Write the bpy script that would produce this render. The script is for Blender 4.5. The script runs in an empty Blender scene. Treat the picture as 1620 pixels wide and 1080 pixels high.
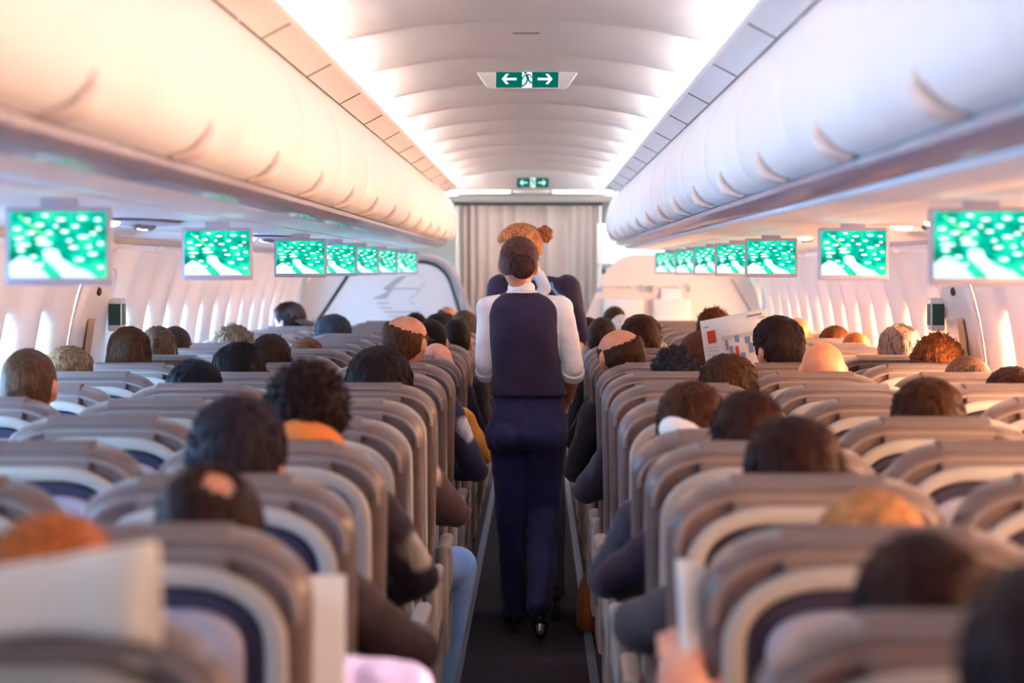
import bpy, math, random
from mathutils import Vector, Matrix, noise
random.seed(7)
SC = bpy.context.scene
COL = SC.collection
PI = math.pi
# ------------------------------------------------------------------ camera, light, exposure
FPX = 3378.0                      # focal length in pixels of a 1620 wide frame
EYE = 1.56
XC = -0.046                       # centre line of the aisle
cam = bpy.data.objects.new('camera', bpy.data.cameras.new('camera'))
COL.objects.link(cam)
cam.location = (0, 0, EYE); cam.rotation_euler = (PI/2, 0, 0)
cam.data.sensor_width = 36; cam.data.lens = FPX/1620*36
cam.data.shift_x = -40/1620; cam.data.shift_y = -114/1620
cam.data.clip_start = 0.05
cam.data.dof.use_dof = True; cam.data.dof.focus_distance = 8.6; cam.data.dof.aperture_fstop = 2.9
SC.camera = cam
SC.view_settings.view_transform = 'Standard'; SC.view_settings.look = 'None'
SC.view_settings.gamma = 1; SC.view_settings.use_curve_mapping = False
SC.view_settings.exposure = 0.85
W = bpy.data.worlds.new('sky'); SC.world = W; W.use_nodes = True
W.node_tree.nodes['Background'].inputs[0].default_value = (0.80, 0.84, 1.0, 1)
W.node_tree.nodes['Background'].inputs[1].default_value = 0.35
sun = bpy.data.objects.new('sun', bpy.data.lights.new('sun', 'SUN')); COL.objects.link(sun)
sun.data.energy = 10; sun.data.color = (1.0, 0.72, 0.46); sun.data.angle = 0.012
sun.rotation_euler = Vector((-0.93, -0.25, -0.165)).to_track_quat('-Z', 'Y').to_euler()
COVE = 13.0          # ceiling cove lamps
PANE_R = 31.0        # daylight in the right hand windows (sunny side)
PANE_L = 22.0         # daylight in the left hand windows (shaded side)

# ------------------------------------------------------------------ helpers
def at(px, py, Y):
    return Vector(((px-850)/FPX*Y, Y, EYE-(py-426)/FPX*Y))
def lerp(a, b, t): return a+(b-a)*t
def sm(x, a, b):
    t = min(1, max(0, (x-a)/(b-a))); return t*t*(3-2*t)
def tag(o, label=None, cat=None, group=None, kind=None):
    if label: o['label'] = label
    if cat: o['category'] = cat
    if group: o['group'] = group
    if kind: o['kind'] = kind
    return o
def empty(name, loc, rz=0):
    o = bpy.data.objects.new(name, None); COL.objects.link(o)
    o.location = loc; o.rotation_euler = (0, 0, rz); o.empty_display_size = .1
    return o
def kids(o, table):
    return table.get(o, [])
CH = {}
class MB:
    def __init__(s): s.v = []; s.f = []; s.m = []; s.cur = 0
    def add(s, vs, fs):
        n = len(s.v); s.v += [tuple(v) for v in vs]
        for f in fs: s.f.append([i+n for i in f]); s.m.append(s.cur)
    def box(s, c, d, rot=None):
        vs = []
        for x in (-.5, .5):
            for y in (-.5, .5):
                for z in (-.5, .5):
                    p = Vector((x*d[0], y*d[1], z*d[2]))
                    if rot: p = rot @ p
                    vs.append(p+Vector(c))
        s.add(vs, [(0,1,3,2),(4,6,7,5),(0,4,5,1),(2,3,7,6),(0,2,6,4),(1,5,7,3)])
    def rbox(s, c, d, r=.01, rot=None, n=3):      # box with rounded edges (rounded outline in xz, chamfered in y)
        hx, hz = d[0]/2, d[2]/2; r = min(r, hx*.98, hz*.98)
        pts = []
        for (sx, sz, a0) in ((1,1,0),(-1,1,PI/2),(-1,-1,PI),(1,-1,1.5*PI)):
            for i in range(n+1):
                a = a0+PI/2*i/n
                pts.append((sx*(hx-r)+r*math.cos(a), sz*(hz-r)+r*math.sin(a)))
        e = min(r*.6, d[1]*.35)
        s.slab(pts, [(-d[1]/2, e), (-d[1]/2+e, 0), (d[1]/2-e, 0), (d[1]/2, e)], c, rot)
    def slab(s, pts, layers, c=(0,0,0), rot=None):  # pts: closed outline in xz; layers: (y, inset)
        n = len(pts); cx = sum(p[0] for p in pts)/n; cz = sum(p[1] for p in pts)/n
        hw = max(abs(p[0]-cx) for p in pts); hh = max(abs(p[1]-cz) for p in pts)
        vs = []
        for (y, ins) in layers:
            for p in pts:
                q = Vector((cx+(p[0]-cx)*(1-ins/hw), y, cz+(p[1]-cz)*(1-ins/hh)))
                if rot: q = rot @ q
                vs.append(q+Vector(c))
        fs = []
        for k in range(len(layers)-1):
            for i in range(n):
                j = (i+1) % n
                fs.append((k*n+i, k*n+j, (k+1)*n+j, (k+1)*n+i))
        fs.append(list(range(n))); fs.append(list(range((len(layers)-1)*n, len(layers)*n))[::-1])
        s.add(vs, fs)
    def tube(s, path, r, n=10, flat=1.0, cap=True):
        path = [Vector(p) for p in path]; m = len(path)
        rs = r if isinstance(r, (list, tuple)) else [r]*m
        vs = []; up0 = None
        for i, p in enumerate(path):
            t = (path[min(i+1, m-1)]-path[max(i-1, 0)]).normalized()
            if up0 is None: up0 = Vector((0,0,1)) if abs(t.z) < .9 else Vector((0,1,0))
            a = t.cross(up0)
            if a.length < 1e-5: a = Vector((1,0,0))
            a.normalize(); b = a.cross(t).normalized(); up0 = b
            for j in range(n):
                th = 2*PI*j/n
                vs.append(p+a*math.cos(th)*rs[i]+b*math.sin(th)*rs[i]*flat)
        fs = []
        for i in range(m-1):
            for j in range(n):
                k = (j+1) % n
                fs.append((i*n+j, i*n+k, (i+1)*n+k, (i+1)*n+j))
        if cap: fs.append(list(range(n))[::-1]); fs.append(list(range((m-1)*n, m*n)))
        s.add(vs, fs)
    def ball(s, c, r, rot=None, nu=16, nv=10, fn=None):
        c = Vector(c); r = r if isinstance(r, (tuple, list)) else (r, r, r)
        vs = []
        for i in range(nv+1):
            ph = PI*i/nv-PI/2
            for j in range(nu):
                th = 2*PI*j/nu
                d = Vector((math.cos(ph)*math.cos(th), math.cos(ph)*math.sin(th), math.sin(ph)))
                p = fn(d) if fn else Vector((d.x*r[0], d.y*r[1], d.z*r[2]))
                if rot: p = rot @ p
                vs.append(p+c)
        fs = []
        for i in range(nv):
            for j in range(nu):
                k = (j+1) % nu
                fs.append((i*nu+j, i*nu+k, (i+1)*nu+k, (i+1)*nu+j))
        s.add(vs, fs)
    def caps(s, p0, p1, r0, r1, n=14):             # tapered capsule
        p0 = Vector(p0); p1 = Vector(p1); d = (p1-p0).normalized()
        path = []; rs = []
        for a in (80, 55, 30, 0):
            path.append(p0-d*r0*math.sin(math.radians(a))); rs.append(r0*math.cos(math.radians(a)))
        for a in (0, 30, 55, 80):
            path.append(p1+d*r1*math.sin(math.radians(a))); rs.append(r1*math.cos(math.radians(a)))
        s.tube(path, rs, n)
    def chain(s, pts, rs, n=14):
        for i in range(len(pts)-1): s.caps(pts[i], pts[i+1], rs[i], rs[i+1], n)
    def loft(s, rings, n=28):                      # rings: (cx, cy, z, rx, ry) stacked upward
        vs = []
        for (cx, cy, z, rx, ry) in rings:
            for j in range(n):
                th = 2*PI*j/n; e = 2.0/2.4
                c, q = math.cos(th), math.sin(th)
                vs.append((cx+rx*math.copysign(abs(c)**e, c), cy+ry*math.copysign(abs(q)**e, q), z))
        fs = []
        for i in range(len(rings)-1):
            for j in range(n):
                k = (j+1) % n
                fs.append((i*n+j, i*n+k, (i+1)*n+k, (i+1)*n+j))
        fs.append(list(range(n))[::-1]); fs.append(list(range((len(rings)-1)*n, len(rings)*n)))
        s.add(vs, fs)
    def poly(s, pts, y=0, th=.001):                # flat polygon in xz, facing -y, given a small thickness
        s.slab(pts, [(y, 0), (y+th, 0)])
    def build(s, name, mats, parent=None, smooth=True, voxel=None, soft=0, loc=None):
        me = bpy.data.meshes.new(name); me.from_pydata([tuple(v) for v in s.v], [], s.f)
        if not isinstance(mats, (list, tuple)): mats = [mats]
        for m in mats: me.materials.append(m)
        me.polygons.foreach_set('material_index', s.m)
        me.update()
        if voxel is None:
            import bmesh
            b = bmesh.new(); b.from_mesh(me); bmesh.ops.recalc_face_normals(b, faces=b.faces); b.to_mesh(me); b.free()
        o = bpy.data.objects.new(name, me); COL.objects.link(o)
        if loc: o.location = loc
        if parent: o.parent = parent; CH.setdefault(parent, []).append(o)
        if voxel:
            md = o.modifiers.new('fuse', 'REMESH'); md.mode = 'VOXEL'; md.voxel_size = voxel; md.use_smooth_shade = True
            if soft:
                sd = o.modifiers.new('soft', 'SMOOTH'); sd.factor = .5; sd.iterations = soft
        elif smooth:
            me.polygons.foreach_set('use_smooth', [True]*len(me.polygons))
            try: me.set_sharp_from_angle(angle=math.radians(42))
            except Exception: pass
        return o
def copy_tree(o, parent=None):
    c = o.copy(); COL.objects.link(c)
    if parent: c.parent = parent; CH.setdefault(parent, []).append(c)
    for ch in list(CH.get(o, [])): copy_tree(ch, c)
    return c

# ------------------------------------------------------------------ materials
def mat(name, col, rough=.6, metal=0, bump=None, var=None, sheen=0, coat=0, spec=.5, coord='Object'):
    m = bpy.data.materials.new(name); m.use_nodes = True
    nt = m.node_tree; b = nt.nodes['Principled BSDF']
    b.inputs['Base Color'].default_value = (*col, 1); b.inputs['Roughness'].default_value = rough
    b.inputs['Metallic'].default_value = metal; b.inputs['Specular IOR Level'].default_value = spec
    if sheen: b.inputs['Sheen Weight'].default_value = sheen
    if coat: b.inputs['Coat Weight'].default_value = coat
    tc = nt.nodes.new('ShaderNodeTexCoord')
    def nz(scale, stretch, detail=4):
        mp = nt.nodes.new('ShaderNodeMapping'); mp.inputs['Scale'].default_value = stretch
        n = nt.nodes.new('ShaderNodeTexNoise'); n.inputs['Scale'].default_value = scale; n.inputs['Detail'].default_value = detail
        nt.links.new(tc.outputs[coord], mp.inputs[0]); nt.links.new(mp.outputs[0], n.inputs['Vector'])
        return n
    if bump:
        n = nz(bump[0], bump[2] if len(bump) > 2 else (1,1,1))
        bp = nt.nodes.new('ShaderNodeBump'); bp.inputs['Strength'].default_value = bump[1]; bp.inputs['Distance'].default_value = .004
        nt.links.new(n.outputs['Fac'], bp.inputs['Height']); nt.links.new(bp.outputs[0], b.inputs['Normal'])
    if var:                       # (scale, second colour, stretch)
        n = nz(var[0], var[2] if len(var) > 2 else (1,1,1), 5)
        r = nt.nodes.new('ShaderNodeValToRGB')
        r.color_ramp.elements[0].position = .38; r.color_ramp.elements[1].position = .64
        r.color_ramp.elements[0].color = (*col, 1); r.color_ramp.elements[1].color = (*var[1], 1)
        nt.links.new(n.outputs['Fac'], r.inputs[0]); nt.links.new(r.outputs[0], b.inputs['Base Color'])
    return m
def emit(name, col, st):
    m = bpy.data.materials.new(name); m.use_nodes = True; nt = m.node_tree
    nt.nodes.remove(nt.nodes['Principled BSDF'])
    e = nt.nodes.new('ShaderNodeEmission'); e.inputs[0].default_value = (*col, 1); e.inputs[1].default_value = st
    nt.links.new(e.outputs[0], nt.nodes['Material Output'].inputs[0]); return m
def pane_mat(name, col, st):      # acrylic pane: sky glare plus clear transmission
    m = bpy.data.materials.new(name); m.use_nodes = True; nt = m.node_tree
    nt.nodes.remove(nt.nodes['Principled BSDF'])
    e = nt.nodes.new('ShaderNodeEmission'); e.inputs[0].default_value = (*col, 1); e.inputs[1].default_value = st
    t = nt.nodes.new('ShaderNodeBsdfTransparent'); a = nt.nodes.new('ShaderNodeAddShader')
    nt.links.new(e.outputs[0], a.inputs[0]); nt.links.new(t.outputs[0], a.inputs[1])
    nt.links.new(a.outputs[0], nt.nodes['Material Output'].inputs[0]); return m
M = dict(
    seat=mat('taupe leather', (.125,.080,.072), .36, bump=(90,.25), var=(14,(.165,.110,.100)), sheen=.15, spec=.8),
    seat_rim=mat('pale leather band', (.50,.47,.43), .38, bump=(80,.2)),
    piping=mat('brown piping', (.30,.24,.22), .4),
    cover=mat('headrest cloth', (.20,.15,.14), .7, bump=(300,.3)),
    shell=mat('seat shell plastic', (.46,.45,.55), .35),
    pocket=mat('dark navy pocket', (.035,.03,.07), .7, bump=(200,.4)),
    latch=mat('red latch', (.45,.02,.05), .4),
    arm=mat('armrest plastic', (.42,.36,.32), .45),
    metal=mat('seat leg metal', (.5,.5,.54), .3, .8),
    belt=mat('seat frame grey', (.16,.15,.18), .5),
    carpet=mat('cabin carpet', (.022,.016,.024), .95, bump=(260,.9), var=(120,(.075,.060,.080))),
    strip=mat('floor path strip', (.20,.24,.36), .5),
    wall=mat('sidewall lining', (.86,.82,.80), .42, bump=(400,.05)),
    bin=mat('bin lacquer', (.88,.85,.84), .55),
    rail=mat('bin handrail', (.30,.27,.36), .32, coat=.3),
    psu=mat('service channel panel', (.66,.63,.66), .3),
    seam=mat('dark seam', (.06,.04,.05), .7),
    ceil=mat('ceiling panel', (.84,.79,.78), .5),
    lip=mat('cove lip', (.80,.72,.70), .5),
    handle=mat('bin handle plastic', (.80,.66,.60), .35),
    white=mat('white plastic', (.85,.85,.85), .35),
    frame=mat('monitor bezel', (.42,.38,.46), .35),
    bulk=mat('bulkhead laminate', (.74,.75,.76), .25, coat=.4),
    bulk_r=mat('bulkhead laminate warm', (.78,.74,.72), .4),
    trimd=mat('bulkhead black trim', (.03,.035,.03), .5),
    trimp=mat('bulkhead mauve edge', (.40,.33,.35), .5),
    logo=mat('printed grey emblem', (.42,.42,.42), .5),
    logol=mat('printed pale line', (.60,.63,.62), .5),
    curtain=mat('curtain fabric', (.48,.37,.35), .85, bump=(250,.3), sheen=.3),
    paper=mat('newsprint', (.82,.84,.86), .8, bump=(40,.2)),
    ink=mat('newspaper ink', (.25,.26,.3), .8),
    ink2=mat('newspaper blue ink', (.22,.33,.55), .8),
    inkg=mat('newspaper picture grey', (.55,.60,.58), .8),
    inkr=mat('newspaper red', (.6,.06,.04), .8),
    green=emit('exit sign green', (.0,.085,.065), 1.0),
    signw=emit('exit sign white', (.85,1,.93), .75),
    gbox=mat('green placard', (.01,.08,.07), .4),
    placard=mat('orange placard', (.75,.42,.22), .6),
    glasses=mat('spectacle frame', (.01,.01,.02), .3),
    steel=mat('trolley metal', (.30,.30,.36), .35, .6),
    eye=mat('eye', (.8,.8,.8), .2), iris=mat('iris', (.03,.02,.02), .2),
    lamp=emit('reading lamp', (1,.82,.9), 14),
    cove=emit('cove lamp', (1,.955,.93), COVE),
    galley=emit('galley ceiling lamp', (.92,1,.97), 7),
    pane_r=pane_mat('sunny window pane', (1,.54,.28), PANE_R),
    pane_l=pane_mat('shaded window pane', (.27,.58,1), PANE_L),
)
_c = {}
def cloth(c, r=.85):
    k = ('c',)+tuple(c)
    if k not in _c: _c[k] = mat('cloth %d' % len(_c), c, r, bump=(120,.5), var=(9,tuple(min(1,x*1.35+.004) for x in c)), sheen=.12)
    return _c[k]
def skinm(c):
    k = ('s',)+tuple(c)
    if k not in _c: _c[k] = mat('skin %d' % len(_c), c, .45, bump=(90,.12), var=(18,(c[0]*.88,c[1]*.72,c[2]*.68)))
    return _c[k]
def hairm(c):
    k = ('h',)+tuple(c)
    hf = .26+.6*min(1, max(c)/.3)
    if k not in _c: _c[k] = mat('hair %d' % len(_c), tuple(x*hf for x in c), .55, bump=(60,.7,(4,4,.7)), var=(45,tuple(min(1,x*hf*2.6) for x in c),(3,3,.5)), spec=.12)
    return _c[k]
SKIN = (.62,.27,.16); SKIN2 = (.66,.33,.24)

# ------------------------------------------------------------------ setting
Y0, Y1 = -1.2, 16.35              # cabin length (rear opening is behind the camera)
YB = 16.72                        # front bulkheads
RW, ZW = 1.86, 1.00               # fuselage lining radius and height of its centre
def wall_x(z): return math.sqrt(max(.01, RW*RW-(z-ZW)**2))
mb = MB(); mb.box((XC, (Y0+20.5)/2, -.03), (3.8, 20.5-Y0, .06)); tag(mb.build('floor', M['carpet']), kind='structure')
for s, n in ((-1,'trim_1'),(1,'trim_2')):
    mb = MB(); mb.box((XC+s*.262, 9, .004), (.035, 15.6, .008)); tag(mb.build(n, M['strip']), kind='structure')
# side walls: fluted lining with window recesses
WP = 0.533; WZ0 = 1.70; WC = 1.22; NW = 28
def wall(side, name):
    ny = int((YB-Y0)/.0333); zs = [.10+(1.66-.10)*i/74 for i in range(75)]
    vs = []; hole = set()
    for i in range(ny+1):
        y = Y0+(YB-Y0)*i/ny
        k = (y-WZ0)/WP; d = (k-round(k))*WP
        for j, z in enumerate(zs):
            x = wall_x(z)
            q = math.sqrt((d/.185)**2+(abs(z-WC)/.275)**2)            # big smooth bay round the window
            rec = .050*(1-sm(abs(d), .08, .262))*sm(z, .72, .95)*(1-.5*sm(z, 1.50, 1.66))
            e = (abs(d)/.125)**3+(abs(z-WC)/.185)**3
            rec += .045*(1-sm(e, .45, 1.05))
            vs.append((XC+side*(x-.035+rec), y, z))
            if abs(d) < .078 and abs(z-WC) < .125 and 0 <= round(k) < NW: hole.add((i, j))
    n = len(zs); fs = []
    for i in range(ny):
        for j in range(n-1):
            if (i, j) in hole and (i+1, j+1) in hole: continue
            fs.append((i*n+j, (i+1)*n+j, (i+1)*n+j+1, i*n+j+1))
    mb = MB(); mb.add(vs, fs); o = mb.build(name, M['wall']); tag(o, kind='structure')
    sd = o.modifiers.new('thick', 'SOLIDIFY'); sd.thickness = .012; sd.offset = 0
wall(-1, 'wall_left'); wall(1, 'wall_right')
# unseen fuselage crown, added above the bins and ceiling to keep the sun out
mb = MB(); n = 40; vs = []; a0 = math.asin((1.62-ZW)/(RW+.03))
for y in (Y0, 20.4):
    for i in range(n+1):
        a = a0+(PI-2*a0)*i/n; vs.append((XC+(RW+.03)*math.cos(a), y, ZW+(RW+.03)*math.sin(a)))
mb.add(vs, [(i, i+1, n+2+i, n+1+i) for i in range(n)])
o = mb.build('ceiling_crown', M['lip']); o.name = 'ceiling.002'; tag(o, kind='structure'); sd = o.modifiers.new('t', 'SOLIDIFY'); sd.thickness = .02
wn = 1; wproto = {}
for side in (-1, 1):
    for k in range(NW):
        y = WZ0+WP*k
        root = empty('window_%d' % wn, (XC+side*(wall_x(WC)+.062), y, WC), 0); wn += 1
        tag(root, kind='structure')
        if side not in wproto:
            pts = [(.115*math.copysign(abs(math.cos(a))**.6, math.cos(a)), .165*math.copysign(abs(math.sin(a))**.6, math.sin(a))) for a in [2*PI*i/28 for i in range(28)]]
            p = MB(); R = Matrix.Rotation(side*PI/2, 3, 'Z'); p.slab(pts, [(-.002,0),(.002,0)], (0,0,0), R)
            a = p.build('pane', M['pane_r' if side > 0 else 'pane_l'], root)
            wproto[side] = [a]
        else:
            for a in wproto[side]:
                c = a.copy(); COL.objects.link(c); c.parent = root
# dado trim and bin-to-wall trim
for side, n in ((-1,'trim_3'),(1,'trim_4')):
    mb = MB(); x = XC+side*(wall_x(1.648)-.03)
    mb.tube([(x, Y0, 1.655), (x, YB, 1.655)], .013, 8)
    k = 0
    while Y0+.4+1.067*k < YB:
        mb.ball((x-side*.012, Y0+.4+1.067*k, 1.655), (.02,.028,.018)); k += 1
    tag(mb.build(n, M['white']), kind='structure')
# service channel (underside between the bins and the wall), handrail and seam
def extrude_profile(prof, side, y0, y1, ny=2, mbx=None):
    mb = mbx or MB(); n = len(prof); vs = []
    for i in range(ny+1):
        y = lerp(y0, y1, i/ny)
        for (h, dz) in prof: vs.append((XC+side*h, y, EYE+dz))
    fs = [(i*n+j, (i+1)*n+j, (i+1)*n+j+1, i*n+j+1) for i in range(ny) for j in range(n-1)]
    mb.add(vs, fs); return mb
YE = 16.38
for side, nm in ((-1,'left'),(1,'right')):
    mb = extrude_profile([(.722,.19),(.73,.166),(.90,.158),(.902,.164),(.912,.164),(.914,.157),(1.42,.150),(1.56,.165),(1.70,.135),(1.735,.085)], side, Y0, YE)
    # small cross joints between channel panels
    o = mb.build('ceiling_service_channel_'+nm, M['psu']); o.name = 'trim_'+('5' if side < 0 else '6'); tag(o, kind='structure')
    sd = o.modifiers.new('t', 'SOLIDIFY'); sd.thickness = .012; sd.offset = 1 if side < 0 else -1
    mb = extrude_profile([(.660,.214),(.645,.206),(.648,.193),(.668,.180),(.70,.172),(.735,.166),(.742,.18),(.74,.214),(.660,.214)], side, Y0, YE, 1)
    o = mb.build('trim_'+('7' if side < 0 else '8'), M['rail']); tag(o, kind='structure')
    mb = MB(); mb.box((XC+side*.907, (Y0+YE)/2, EYE+.162), (.012, YE-Y0, .006))
    k = 0
    while 1.9+1.067*k*2 < YE:
        y = 1.9+1.067*2*k
        extrude_profile([(.643,.206),(.646,.192),(.667,.178),(.70,.170),(.735,.164)], side, y, y+.006, 1, mb); k += 1
    o = mb.build('trim_'+('9' if side < 0 else '10'), M['seam']); tag(o, kind='structure')
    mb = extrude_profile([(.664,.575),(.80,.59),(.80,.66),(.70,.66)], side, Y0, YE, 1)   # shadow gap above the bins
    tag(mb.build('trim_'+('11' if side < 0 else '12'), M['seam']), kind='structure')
    # cove lip
    mb = extrude_profile([(.573,.643),(.573,.630),(.580,.621),(.650,.584),(.656,.590),(.70,.625),(.62,.625),(.583,.643),(.573,.643)], side, Y0, YE, 1)
    tag(mb.build('trim_'+('13' if side < 0 else '14'), M['lip']), kind='structure')
    mb = MB(); k = 0
    while 2.19+1.067*k < YE:
        mb.box((XC+side*.614, 2.19+1.067*k, EYE+.6015), (.082, .005, .003), Matrix.Rotation(side*math.atan2(.037,.070), 3, 'Y')); k += 1
    tag(mb.build('trim_'+('15' if side < 0 else '16'), M['seam']), kind='structure')
# overhead bins
BP = 1.067; NB = 16; BY0 = 2.47-BP*3
bin_prof = [(.668,.592),(.655,.577),(.628,.545),(.600,.498),(.578,.436),(.569,.375),(.572,.318),(.588,.266),(.618,.230),(.655,.214)]
ordn = ['first','second','third','fourth','fifth','sixth','seventh','eighth','ninth','tenth','eleventh','twelfth','thirteenth','fourteenth','fifteenth','sixteenth','seventeenth','eighteenth','nineteenth','twentieth']
def smooth_prof(p, n=4):
    out = []
    for i in range(len(p)-1):
        p0 = p[max(i-1,0)]; p1 = p[i]; p2 = p[i+1]; p3 = p[min(i+2,len(p)-1)]
        for k in range(n):
            t = k/n
            out.append(tuple(.5*((2*p1[a])+(-p0[a]+p2[a])*t+(2*p0[a]-5*p1[a]+4*p2[a]-p3[a])*t*t+(-p0[a]+3*p1[a]-3*p2[a]+p3[a])*t**3) for a in (0,1)))
    out.append(p[-1]); return out
def make_bin(side):
    root = empty('overhead_bin', (XC+side*.72, 0, EYE+.236))
    bp = smooth_prof(bin_prof)
    L = BP-.006
    mb = MB(); n = len(bp); vs = []
    ys = [0,.004,.012,.2,.4,.6,.8,L-.012,L-.004,L]
    ins = [.012,.004,0,0,0,0,0,0,.004,.012]
    for y, q in zip(ys, ins):
        for (h, dz) in bp: vs.append((side*(h+q-.72), y, dz-.236))
    fs = [(i*n+j, (i+1)*n+j, (i+1)*n+j+1, i*n+j+1) for i in range(len(ys)-1) for j in range(n-1)]
    mb.add(vs, fs); mb.build('door', M['bin'], root)
    mb = MB(); back = bp+[(.90,.30),(.90,.60)]
    pts = [(side*(h-.72), dz-.236) for h, dz in [(p[0]+.016, p[1]-(.012 if i < 3 else 0)+(.012 if i > n-6 else 0)) for i, p in enumerate(bp)]+[(.98,.30),(.98,.60)]]
    mb.slab(pts, [(.006,0),(L-.006,0)]); mb.build('bin_body', M['bin'], root)
    # fin-shaped latch handle standing proud of the lower door edge
    hy = .53; mb = MB(); vs = []; nl = 9; nr = 12; H = .070
    for i in range(nl):
        t = i/(nl-1); dz = .218+H*t; j = min(range(n), key=lambda q: abs(bp[q][1]-dz)+(0 if q > n//2 else 1))
        hh = bp[j][0]; y0 = hy+.036-.010*t*t; y1 = hy-.042*(1-t)**1.3+.02*t; lift = .038*(1-t)**.8*(.55+.45*min(1, t*6))+.004
        for q in range(nr):
            a = 2*PI*q/nr
            vs.append((side*(hh-lift*.5*(1-math.cos(a))+.004-.72), (y0+y1)/2+(y0-y1)/2*math.sin(a), dz-.236-lift*.25*(1-math.cos(a))*(1-t)))
    fs = [(i*nr+q, i*nr+(q+1)%nr, (i+1)*nr+(q+1)%nr, (i+1)*nr+q) for i in range(nl-1) for q in range(nr)]+[list(range(nr))[::-1], list(range((nl-1)*nr, nl*nr))]
    mb.add(vs, fs); mb.build('handle', M['handle'], root)
    return root
for side, nm in ((-1,'left'),(1,'right')):
    proto = make_bin(side)
    vis = 0
    for k in range(NB):
        y = BY0+BP*k
        if y+BP > YE+.2: break
        if k == 0: o = proto
        else:
            o = copy_tree(proto)
        o.location.y = y
        if y+BP > 1.9: vis += 1
        d = ordn[max(0, vis-1)]
        if y+BP <= 1.9:
            lab = 'white curved overhead luggage bin on the %s, over the rearmost rows beside the viewer' % nm
            g = 'closed bins over the rearmost rows, %s side' % nm
        else:
            lab = 'white curved overhead luggage bin on the %s, %s in line going forward' % (nm, d); g = 'overhead bins along the %s' % nm
        tag(o, lab, 'overhead bin', g)
    # closed front end of the bin line
    mb = MB(); pts = [(XC+side*h, EYE+dz) for h, dz in smooth_prof(bin_prof)]+[(XC+side*1.7, EYE+.15),(XC+side*1.7, EYE+.60)]
    mb.slab(pts, [(YE-.30, 0), (YE, 0)]); o = mb.build('trim_'+('17' if side < 0 else '18'), M['bin']); tag(o, kind='structure')
# ceiling: arched panels with a cusp at every joint
def ceiling():
    ny = 400; nx = 40; vs = []
    for i in range(ny+1):
        y = lerp(Y0, YE, i/ny); fr = ((y-2.19)/1.067) % 1.0
        for j in range(nx+1):
            t = j/nx*2-1; h = t*.715
            base = .772-.128*abs(t)**2.2
            edge = abs(t)
            b = (math.sin(PI*fr)**.45)*(.018+.062*edge**1.6)
            b2 = .010*math.exp(-((fr-.82)/.03)**2)*edge
            vs.append((XC+h, y, EYE+base+b-b2-.012))
    fs = [(i*(nx+1)+j, (i+1)*(nx+1)+j, (i+1)*(nx+1)+j+1, i*(nx+1)+j+1) for i in range(ny) for j in range(nx)]
    mb = MB(); mb.add(vs, fs); o = mb.build('ceiling', M['ceil']); tag(o, kind='structure')
    sd = o.modifiers.new('t', 'SOLIDIFY'); sd.thickness = .015; sd.offset = -1
ceiling()
for side, nm in ((-1,'left'),(1,'right')):
    mb = MB(); mb.box((XC+side*.665, (Y0+YE)/2, EYE+.634), (.05, YE-Y0-.1, .008))
    tag(mb.build('cove_light', M['cove']), 'long white cove light glowing behind the %s edge of the ceiling' % nm, 'ceiling light', 'cove lights')
for q, (px, py, Y) in enumerate(((832,70,6.9),(838,211,11.6))):
    mb = MB(); mb.rbox((at(px,py,Y).x, Y, EYE+.768), (.09,.03,.012), .004)
    tag(mb.build('ceiling_slot', M['seam']), ['small dark slot on the ceiling nearer the viewer, before the hanging exit sign', 'small dark slot on the ceiling beyond the hanging exit sign'][q], 'ceiling fitting')

# front end: arched header, vestibule beyond it
mb = MB(); n = 24
up = [(XC+.72*(j/n*2-1), EYE+.765-.118*abs(j/n*2-1)**2.3) for j in range(n+1)]
mb.slab(up+[(XC+.72, EYE+.605), (XC-.72, EYE+.605)], [(YE-.02, 0), (YE+.04, 0)])
tag(mb.build('wall_front', M['white']), kind='structure')
mb = MB(); mb.box((XC, 18.4, EYE+.66), (3.6, 4.0, .04)); tag(mb.build('ceiling.001', M['white']), kind='structure')
mb = MB(); mb.box((XC, 20.2, 1.15), (3.6, .06, 2.3)); tag(mb.build('wall_back', M['white']), kind='structure')
for s in (-1, 1):
    mb = MB(); mb.box((XC+s*1.78, 18.45, 1.15), (.05, 3.4, 2.3)); tag(mb.build('wall_'+('vestibule_left' if s < 0 else 'vestibule_right'), M['white']), kind='structure')
mb = MB(); mb.box((XC, 17.62, EYE+.585), (2.9, .05, .05)); mb.box((XC, 17.05, EYE+.625), (.28, .3, .03))
tag(mb.build('trim_19', M['lip']), kind='structure')
for s, nm in ((-1,'left'),(1,'right')):
    mb = MB(); mb.rbox((XC+s*.42, 16.85, EYE+.622), (.50, .32, .028), .01)
    tag(mb.build('ceiling_lamp', M['galley']), 'bright white ceiling lamp panel above the curtain, %s of the exit sign' % nm, 'ceiling light', 'lamps over the curtain')
    mb = MB(); mb.rbox((XC+s*1.0, 18.2, EYE+.625), (.7, .8, .02), .01)
    tag(mb.build('ceiling_lamp', M['galley']), 'bright entry-area ceiling lamp behind the %s bulkhead' % nm, 'ceiling light', 'lamps over the curtain')
# galley furniture seen right of the curtain
g = empty('galley_unit', (XC+.95, 18.9, 0))
tag(g, 'white galley unit with a dark knob seen between curtain and right bin', 'galley')
mb = MB(); mb.rbox((0,0,1.0), (.8,.5,1.92), .03); mb.build('cabinet', M['white'], g)
mb = MB(); mb.box((0,-.27,1.60), (.78,.02,.012)); mb.box((0,-.27,1.28), (.78,.02,.01)); mb.build('shelf_edge', M['belt'], g)
mb = MB()
for x, z in ((-.33,1.55),(-.19,1.56),(-.05,1.555)): mb.ball((x,-.27,z), (.022,.02,.028))
mb.build('knob', M['seam'], g)

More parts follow.
